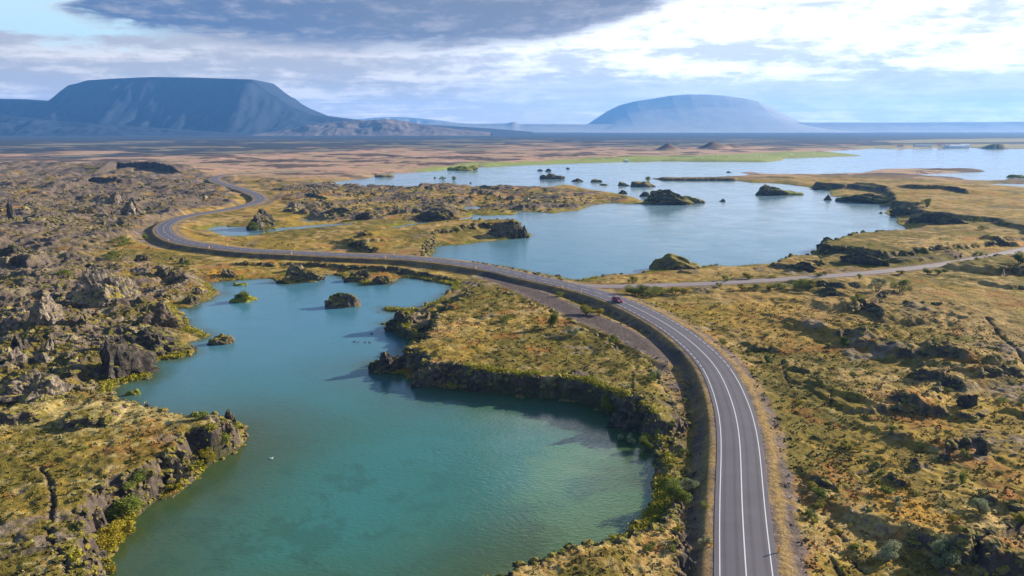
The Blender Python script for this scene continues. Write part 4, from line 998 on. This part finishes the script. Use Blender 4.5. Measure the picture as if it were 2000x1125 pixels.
# the car: lofted body, greenhouse, wheels
ic = int(np.argmin(np.linalg.norm(FINE - np.array(G(1213, 588, ZR)), axis=1)))
td = FINE[ic] - FINE[ic + 1]; td /= np.linalg.norm(td); nrm = np.array([td[1], -td[0]])
cpos = FINE[ic] + nrm * 1.62 
car = empty('passenger_car', (cpos[0], cpos[1], ZR + .035), math.atan2(td[1], td[0])); tag(car, 'dark red passenger car driving towards the camera before the junction', 'car')
def loft(secs, close=True):
    bm = bmesh.new(); rings = []
    for x, ring in secs: rings.append([bm.verts.new((x, y, z)) for y, z in ring])
    for a, b in zip(rings[:-1], rings[1:]):
        for i in range(len(a)): bm.faces.new((a[i], a[(i + 1) % len(a)], b[(i + 1) % len(a)], b[i]))
    bm.faces.new(rings[0][::-1]); bm.faces.new(rings[-1]); bmesh.ops.recalc_face_normals(bm, faces=bm.faces)
    return bm
def cs(w, z0, z1, r=.12, tuck=.0):
    w2 = w - tuck
    return [(-w, z0 + r), (-w + r, z0), (w - r, z0), (w, z0 + r), (w, z1 - r * 1.6), (w2 - r, z1), (-w2 + r, z1), (-w, z1 - r * 1.6)]
bm = loft([(-2.2, cs(.72, .38, .82)), (-2.1, cs(.84, .25, .98)), (-1.5, cs(.90, .20, 1.02)), (-.4, cs(.91, .2, 1.0)), (.75, cs(.91, .2, .98)), (1.5, cs(.88, .2, .88)), (2.05, cs(.82, .24, .74)), (2.2, cs(.70, .34, .62))])
bm_obj('body', bm, M_RED, car, smooth=False)
bm = loft([(-2.0, cs(.62, .9, 1.0, .04)), (-1.55, cs(.66, .9, 1.42, .1, .08)), (-.7, cs(.68, .9, 1.50, .1, .1)), (.1, cs(.68, .9, 1.46, .1, .1)), (.55, cs(.68, .9, 1.28, .1, .08)), (1.1, cs(.66, .88, .98, .04))])
bm_obj('cabin_glass', bm, M_GLASS, car)
bm = bmesh.new(); add_box(bm, (-.68, 0, 1.50), (1.35, 1.12, .06), .02)
for sy in (-1, 1):
    for x0, z0, x1, z1 in ((1.0, 1.0, .3, 1.46), (-.35, 1.0, -.4, 1.48), (-1.9, 1.0, -1.45, 1.42)):
        a = Vector((x0, sy * .70, z0)); b = Vector((x1, sy * .60, z1)); m = (a + b) / 2; L = (b - a).length
        mat4 = Matrix.Translation(m) @ (b - a).to_track_quat('Z', 'Y').to_matrix().to_4x4() @ Matrix.Diagonal((.08, .05, L, 1)); bmesh.ops.create_cube(bm, size=1, matrix=mat4)
bm_obj('roof', bm, M_RED, car)
for x in (-1.35, 1.38):
    for sy in (-1, 1):
        w = bmesh.new(); add_cyl(w, (0, 0, 0), .33, .22, 'Y', 20); t = bm_obj('wheel', w, M_BLACK, car, (x, sy * .82, .33))
        w = bmesh.new(); add_cyl(w, (0, sy * .115, 0), .2, .02, 'Y', 14); add_cyl(w, (0, sy * .13, 0), .05, .02, 'Y', 8); bm_obj('rim', w, M_RIM, t)
for sy in (-1, 1):
    b = bmesh.new(); add_box(b, (2.08, sy * .62, .66), (.22, .30, .15), .03); bm_obj('headlight', b, M_LAMP, car)
    b = bmesh.new(); add_box(b, (-2.13, sy * .66, .80), (.12, .26, .16), .03); bm_obj('tail_light', b, M_TAIL, car)
    b = bmesh.new(); add_box(b, (.75, sy * .98, 1.02), (.12, .18, .12), .03); bm_obj('wing_mirror', b, M_RED, car)
b = bmesh.new(); add_box(b, (2.18, 0, .42), (.12, 1.3, .14), .03); bm_obj('bumper', b, M_BLACK, car)
# roadside marker posts
def post_meshes():
    b = bmesh.new(); add_box(b, (0, 0, .5), (.12, .06, 1.0), .01); p = bpy.data.meshes.new('post'); b.to_mesh(p); b.free(); p.materials.append(M_YEL)
    b = bmesh.new(); add_box(b, (0, -.034, .86), (.09, .012, .12)); r = bpy.data.meshes.new('reflector'); b.to_mesh(r); b.free(); r.materials.append(M_WHITE)
    return p, r
PM, RM = post_meshes()
PP = [(1386,1066,'left of the road near the bottom edge'), (1521,1082,'right of the road near the bottom edge'), (1134,572,'left of the road just behind the car'), (1100,561,'on the causeway bank left of the junction'),
 (930,524,'left of the road at the causeway start'), (745,507,'left of the road above the lagoon head'), (571,496,'on the lagoon side of the road in the straight'), (331,470,'outside the tight bend, lower one'), (418,483,'left of the road after the tight bend'),
 (450,479,'inside the road by the blue pond meadow'), (774,496,'lake side of the road above the green slope'), (1270,636,'left of the road where the bank starts'), (1385,690,'right of the road at the start of the wide bend'), (302,440,'outside the tight bend, upper one'), (508,381,'outside the second bend')]
for px, py, ds in PP:
    x, y = G(px, py, ZR); w = np.array([x, y]); k = int(np.argmin(np.linalg.norm(FINE - w, axis=1)))
    t = FINE[min(k + 1, len(FINE) - 1)] - FINE[max(k - 1, 0)]; t /= np.linalg.norm(t); nn = np.array([t[1], -t[0]]); sd = 1 if np.dot(w - FINE[k], nn) > 0 else -1
    w = FINE[k] + nn * sd * 4.25
    e = empty('marker_post', (w[0], w[1], hat(w[0], w[1]) - .02), math.atan2(t[1], t[0]) - math.pi / 2); tag(e, 'yellow roadside marker post ' + ds, 'marker post', 'yellow marker posts along the road')
    for nm, me in (('post', PM), ('reflector', RM)):
        o = bpy.data.objects.new(nm, me); C.objects.link(o); o.parent = e
    e.scale = (1.7, 1.7, 1.05)
# farm buildings on the far shore
M_WALL = plain('farm_white_wall', (.8,.8,.82), .7, .2, 0, .04); M_ROOFR = plain('red_roof', (.32,.05,.04), .6); M_ROOFG = plain('grey_roof', (.35,.36,.38), .6); M_WIN = plain('dark_window', (.03,.035,.04), .1, .6)
def farm(px, py, L, W, Hh, roofm, label, rz=0.0):
    x, y = G(px, py, 1.5); e = empty('farm_building', (x, y, max(hat(x, y), .3) - .1), rz); tag(e, label, 'farm building', 'farm buildings on the far lake shore')
    b = bmesh.new(); add_box(b, (0, 0, Hh / 2), (L, W, Hh)); bm_obj('wall', b, M_WALL, e)
    b = bmesh.new(); vs = [b.verts.new(v) for v in ((-L/2-.4,-W/2-.4,Hh),(L/2+.4,-W/2-.4,Hh),(L/2+.4,W/2+.4,Hh),(-L/2-.4,W/2+.4,Hh),(-L/2-.4,0,Hh+W*.32),(L/2+.4,0,Hh+W*.32))]
    for f in ((0,1,5,4),(2,3,4,5),(0,4,3),(1,2,5),(3,2,1,0)): b.faces.new([vs[i] for i in f])
    bm_obj('roof', b, roofm, e)
    for i in range(int(L // 6)):
        b = bmesh.new(); add_box(b, (-L/2 + 3 + i * 6, -W/2 - .03, Hh * .55), (1.4, .08, 1.2)); bm_obj('window', b, M_WIN, e)
    return e
farm(1868,288.2,42,12,6,M_WALL,'largest white farm building on the far shore'); farm(1884,288.0,24,10,8,M_WALL,'tall white farm house right of the largest one'); farm(1802,287.8,50,12,5,M_ROOFG,'long grey roofed barn on the far shore')
farm(1852,288.0,22,10,5,M_ROOFG,'small grey roofed farm shed left of the largest one'); farm(1758,288.6,14,9,5,M_ROOFR,'lone red roofed farm house on the far shore'); farm(1838,287.2,18,9,5,M_ROOFR,'red roofed farm shed between the barn and the farm')
farm(1224,314.0,5,3.2,1.8,M_WALL,'small white boathouse on the green far shore')
# wrapped hay bales on the green field
bb = bmesh.new(); add_cyl(bb, (0, 0, .75), .75, 1.5, 'X', 18); bmesh.ops.bevel(bb, geom=[e for e in bb.edges if abs(e.verts[0].co.x - e.verts[1].co.x) < .01], offset=.1, segments=2, affect='EDGES')
BM = bpy.data.meshes.new('hay_bale'); bb.to_mesh(BM); bb.free(); BM.materials.append(M_WHITE)
for i, (px, py) in enumerate(((1421,308),(1368,308.5),(1484,306.5),(1545,303.5),(1548,304),(1446,309),(1482,308),(1320,311),(1400,305),(1590,302))):
    x, y = G(px, py, 1.5); o = link('hay_bale', BM, None, None, (x, y, max(hat(x, y), .2))); o.rotation_euler.z = i * 1.3; o.scale = (1.25, 1.25, 1.25)
    tag(o, 'white wrapped hay bale lying on the green field of the far shore', 'hay bale', 'white bales on the green field')
# water birds on the near lagoon
def duck_mesh():
    V, Fc = ICO[3]; V = V.copy()
    body = V * np.array([.26, .13, .10]); body[:, 2] += .05; body[:, 0] += np.where(body[:, 0] < -.15, -.06, 0); body[:, 2] += np.where(body[:, 0] < -.15, .04, 0)
    neck = V * np.array([.05, .045, .11]) + np.array([.20, 0, .17]); head = V * np.array([.07, .055, .055]) + np.array([.24, 0, .27]); bill = V * np.array([.05, .022, .014]) + np.array([.32, 0, .26])
    return mesh_from('duck', np.vstack([body, neck, head, bill]), np.vstack([Fc + i * len(V) for i in range(4)]))
DM = duck_mesh(); DM.materials.append(plain('duck_feathers', (.06,.045,.035), .7))
for i, (px, py) in enumerate(((692,668),(700,668.5),(714,669),(722,669.5),(726,652),(1133,640))):
    if i == 5: px, py = 740, 610
    x, y = G(px, py, 0); o = link('duck', DM, None, None, (x, y, 0)); o.rotation_euler.z = i * .9; o.scale = (1.3, 1.3, 1.3); tag(o, 'small dark duck swimming on the near lagoon off the peninsula', 'duck', 'ducks on the near lagoon')
x, y = G(530, 896, 0); SW = DM.copy(); SW.materials[0] = M_WHITE; o = link('swan', SW, None, None, (x, y, 0)); o.scale = (1.1, 1.1, 1.1); tag(o, 'lone white bird floating on the near lagoon', 'bird')

# ------------------------------------------------------------------ light, sky, air, camera
EXPO = 1.42
SUN_AZ, SUN_EL = math.radians(65), math.radians(19.5)
sd = Vector((math.sin(SUN_AZ) * math.cos(SUN_EL), math.cos(SUN_AZ) * math.cos(SUN_EL), math.sin(SUN_EL)))
sl = bpy.data.lights.new('sun', 'SUN'); sl.energy = 5.0; sl.angle = math.radians(.55); sl.color = (1, .87, .68)
so = bpy.data.objects.new('sun', sl); C.objects.link(so); so.rotation_euler = sd.to_track_quat('Z', 'Y').to_euler()
wd = bpy.data.worlds.new('World'); scene.world = wd; wd.use_nodes = True; nb = NB(wd.node_tree)
bg = nb.n['Background']; bg.inputs['Strength'].default_value = .1
sky = nb.node('ShaderNodeTexSky', sky_type='NISHITA'); sky.sun_disc = False; sky.sun_elevation = SUN_EL; sky.sun_rotation = SUN_AZ; sky.air_density = 1.0; sky.dust_density = 1.0
tc = nb.node('ShaderNodeTexCoord').outputs['Generated']; sx = nb.node('ShaderNodeSeparateXYZ'); nb.put(sx.inputs[0], tc)
vx, vy, vz = sx.outputs
u = nb.m('MULTIPLY', nb.m('ARCTAN2', vx, vy), 57.2958); v = nb.m('MULTIPLY', nb.m('ARCSINE', vz), 57.2958)
def vec(a, b, c=0.0):
    cb = nb.node('ShaderNodeCombineXYZ'); nb.put(cb.inputs[0], a); nb.put(cb.inputs[1], b); nb.put(cb.inputs[2], c); return cb.outputs[0]
def lin(x, k, o=0.0): return nb.m('MULTIPLY_ADD', x, k, o)
def curve(x, pts, lo, hi, vs):
    r = nb.node('ShaderNodeValToRGB'); r.color_ramp.interpolation = 'B_SPLINE' if len(pts) > 2 else 'LINEAR'
    el = r.color_ramp.elements
    while len(el) < len(pts): el.new(.5)
    for e, (px, py) in zip(el, pts): e.position = (px - lo) / (hi - lo); e.color = (py / vs,) * 3 + (1,)
    r.color_ramp.interpolation = 'LINEAR'
    nb.put(r.inputs[0], nb.m('DIVIDE', nb.m('SUBTRACT', x, lo), hi - lo))
    return nb.m('MULTIPLY', r.outputs[0], vs)
pd = nb.m('ADD', nb.m('MAXIMUM', vz, 0.0), .040)                                # a level cloud deck seen in perspective
deck = vec(nb.m('DIVIDE', vx, pd), nb.m('DIVIDE', vy, pd), 1.7)
mpd = nb.node('ShaderNodeMapping'); nb.put(mpd.inputs['Vector'], deck); mpd.inputs['Scale'].default_value = (.42, .75, 1)
nD = nb.noise(mpd.outputs[0], 1.0, 9, .60, .35)
nA = nb.m('ADD', nb.m('MULTIPLY', nD, .55), nb.m('MULTIPLY', nb.noise(vec(lin(u, 1 / 7), lin(v, 1 / 1.5)), 1, 8, .62, .3), .45))
nB = nb.noise(vec(lin(u, 1 / 22, 7), lin(v, 1 / 4.0, 3)), 1, 5, .5, .3)      # broad masses
nC = nb.noise(vec(lin(u, 1 / 3.0, 2), lin(v, 1 / .9, 9)), 1, 8, .66, .25)    # small puffs
nF = nb.noise(vec(lin(u, 1 / 1.3, 5), lin(v, 1 / .42, 1)), 1, 6, .6, .2)
wob = nb.m('ADD', lin(nA, 5.0, -2.5), nb.m('ADD', lin(nC, 2.2, -1.1), lin(nF, .7, -.35)))
vlow = curve(u, [(-40, 9.2), (-33, 8.2), (-30, 6.9), (-26, 5.9), (-16, 5.6), (-6, 5.7), (3, 6.3), (8, 7.6), (14, 9.6), (40, 12)], -40, 40, 15)
vup = curve(u, [(-40, 6.0), (-32, 7.3), (-29, 8.6), (-25, 9.6), (-20, 13), (0, 20), (40, 20)], -40, 40, 20)
dark = nb.m('MULTIPLY', nb.ss(nb.m('SUBTRACT', nb.m('ADD', v, wob), vlow), -.3, .9), nb.ss(nb.m('SUBTRACT', nb.m('ADD', vup, nb.m('MULTIPLY', wob, .5)), v), -.1, .5))
# whiter towards the sun side
sunny = nb.m('MULTIPLY', nb.ss(nb.m('ABSOLUTE', u), 120, 70), nb.ss(nb.m('ADD', u, nb.m('ADD', lin(v, 1.6, -6), lin(nB, 26, -13))), -14, 15))
texture = nb.m('ADD', lin(nA, 1.25, -.25), nb.m('ADD', lin(nC, .6, -.05), nb.m('ADD', lin(nF, .25, -.1), lin(nB, .15))))
gl = nb.ss(texture, .62, .92)
K = 10.0 / 2 ** EXPO
def kc(c): return tuple(x * K for x in c)
cl = nb.mix(gl, kc((.55, .55, .585)), kc((1.05, .98, .93)))
cr = nb.mix(nb.ss(texture, .58, .80), kc((.80, .86, .97)), kc((1.45, 1.45, 1.45)))
cloud = nb.mix(sunny, cl, cr)
band = nb.m('MULTIPLY', nb.m('MULTIPLY', nb.ss(nb.m('ADD', v, wob), 4.3, 3.4), nb.ss(nb.m('ADD', v, nb.m('MULTIPLY', wob, .3)), .4, 1.2)), nb.ss(u, -8, 6))
cloud = nb.mix(nb.m('MULTIPLY', band, .75), cloud, nb.mix(nb.ss(texture, .80, 1.0), kc((.70, .76, .89)), kc((1.15, 1.1, 1.12))))
band2 = nb.m('MULTIPLY', nb.m('MULTIPLY', nb.ss(nb.m('ADD', v, wob), 8.3, 8.9), nb.ss(v, 12, 9.5)), nb.ss(u, 22, 27))
cloud = nb.mix(nb.m('MULTIPLY', band2, .8), cloud, kc((.55, .60, .76)))
hz = nb.ss(nb.m('ADD', v, nb.m('MULTIPLY', wob, .35)), 3.4, .4)
cloud = nb.mix(nb.m('MULTIPLY', hz, .75), cloud, nb.mix(nb.ss(texture, .66, .92), kc((.92, .84, .82)), kc((1.55, 1.35, 1.15))))
dk = nb.mix(nb.ss(nb.m('ADD', u, lin(nA, 16, -8)), -30, 4), kc((.12, .19, .35)), kc((.225, .255, .34)))
dk = nb.mix(nb.m('MULTIPLY', nb.ss(nb.m('ADD', nA, nb.m('ADD', lin(nC, .6, -.3), lin(nF, .3, -.15))), .44, .68), .75), dk, kc((.48, .485, .56)))
cloud = nb.mix(dark, cloud, dk)
# clear sky: a window at the upper left, and broken overhead
clear_l = nb.m('MULTIPLY', nb.ss(nb.m('ADD', v, nb.m('MULTIPLY', wob, 1.1)), 5.2, 6.2), nb.m('SUBTRACT', 1.0, nb.ss(nb.m('SUBTRACT', nb.m('ADD', u, 24), nb.m('MULTIPLY', wob, 1.5)), -2, 3)))
clear_l = nb.m('MULTIPLY', clear_l, nb.m('SUBTRACT', 1, dark))
pn = nb.m('MAXIMUM', vz, .05); ov = nb.noise(vec(nb.m('DIVIDE', vx, pn), nb.m('DIVIDE', vy, pn), 4.0), .55, 5, .55, .3)
high = nb.m('MULTIPLY', nb.ss(v, 10, 17), nb.ss(ov, .60, .42))
clear = nb.m('MAXIMUM', clear_l, high)
over = nb.mix(nb.ss(ov, .45, .7), kc((.14, .19, .32)), kc((.36, .40, .50)))
cloud = nb.mix(nb.ss(v, 10, 18), cloud, over)
blob = nb.m('ADD', nb.m('POWER', nb.m('DIVIDE', nb.m('SUBTRACT', u, 4.5), 7.5), 2.0), nb.m('POWER', nb.m('DIVIDE', nb.m('SUBTRACT', v, 24.0), 3.6), 2.0))  # added bright patch above the frame, making the pale lagoon reflection
blob = nb.m('MULTIPLY', nb.ss(nb.m('ADD', blob, nb.m('MULTIPLY', wob, .5)), 1.3, .1), .9)
skyc = nb.mix(nb.ss(v, 18, 5), nb.mix(1.0, sky.outputs[0], (.8, .85, .95), 'MULTIPLY'), kc((.64, .90, 1.0)))
nb.put(bg.inputs['Color'], nb.mix(blob, nb.mix(clear, cloud, skyc), kc((3.2, 3.1, 3.0))))
scene.view_settings.view_transform = 'Standard'; scene.view_settings.look = 'None'; scene.view_settings.exposure = EXPO; scene.view_settings.gamma = 1.0; scene.view_settings.use_curve_mapping = False
# air
HAZE = True
if HAZE:
    b = bmesh.new(); x0, x1, y0, y1, z0, z1 = -14600, 14600, -300, 16000, -6, 600
    add_box(b, ((x0 + x1) / 2, (y0 + y1) / 2, (z0 + z1) / 2), (x1 - x0, y1 - y0, z1 - z0))
    hm = bpy.data.materials.new('haze'); hm.use_nodes = True; hn = NB(hm.node_tree); hn.n.remove(hn.n['Principled BSDF'])
    pv = hn.node('ShaderNodeVolumePrincipled'); pv.inputs['Color'].default_value = (.14, .42, 1.0, 1); pv.inputs['Density'].default_value = 6.0e-5; pv.inputs['Anisotropy'].default_value = .2
    hn.l.new(pv.outputs[0], hn.n['Material Output'].inputs['Volume'])
    ho = bm_obj('haze', b, hm); tag(ho, 'pale blue haze in the far air', kind='stuff')
cam = bpy.data.cameras.new('camera'); cam.sensor_fit = 'HORIZONTAL'; cam.sensor_width = 36; cam.lens = 36 * FPX / 2000; cam.clip_start = .5; cam.clip_end = 120000
co = bpy.data.objects.new('camera', cam); C.objects.link(co); co.location = (0, 0, H); co.rotation_euler = (math.pi / 2 - P, 0, 0)
scene.camera = co
cy = scene.cycles
cy.max_bounces = 4; cy.diffuse_bounces = 2; cy.glossy_bounces = 2; cy.transmission_bounces = 2; cy.volume_bounces = 0; cy.transparent_max_bounces = 4
cy.sample_clamp_indirect = 3; cy.use_denoising = True; cy.caustics_reflective = False; cy.caustics_refractive = False
print('done', round(time.time() - T0, 1))
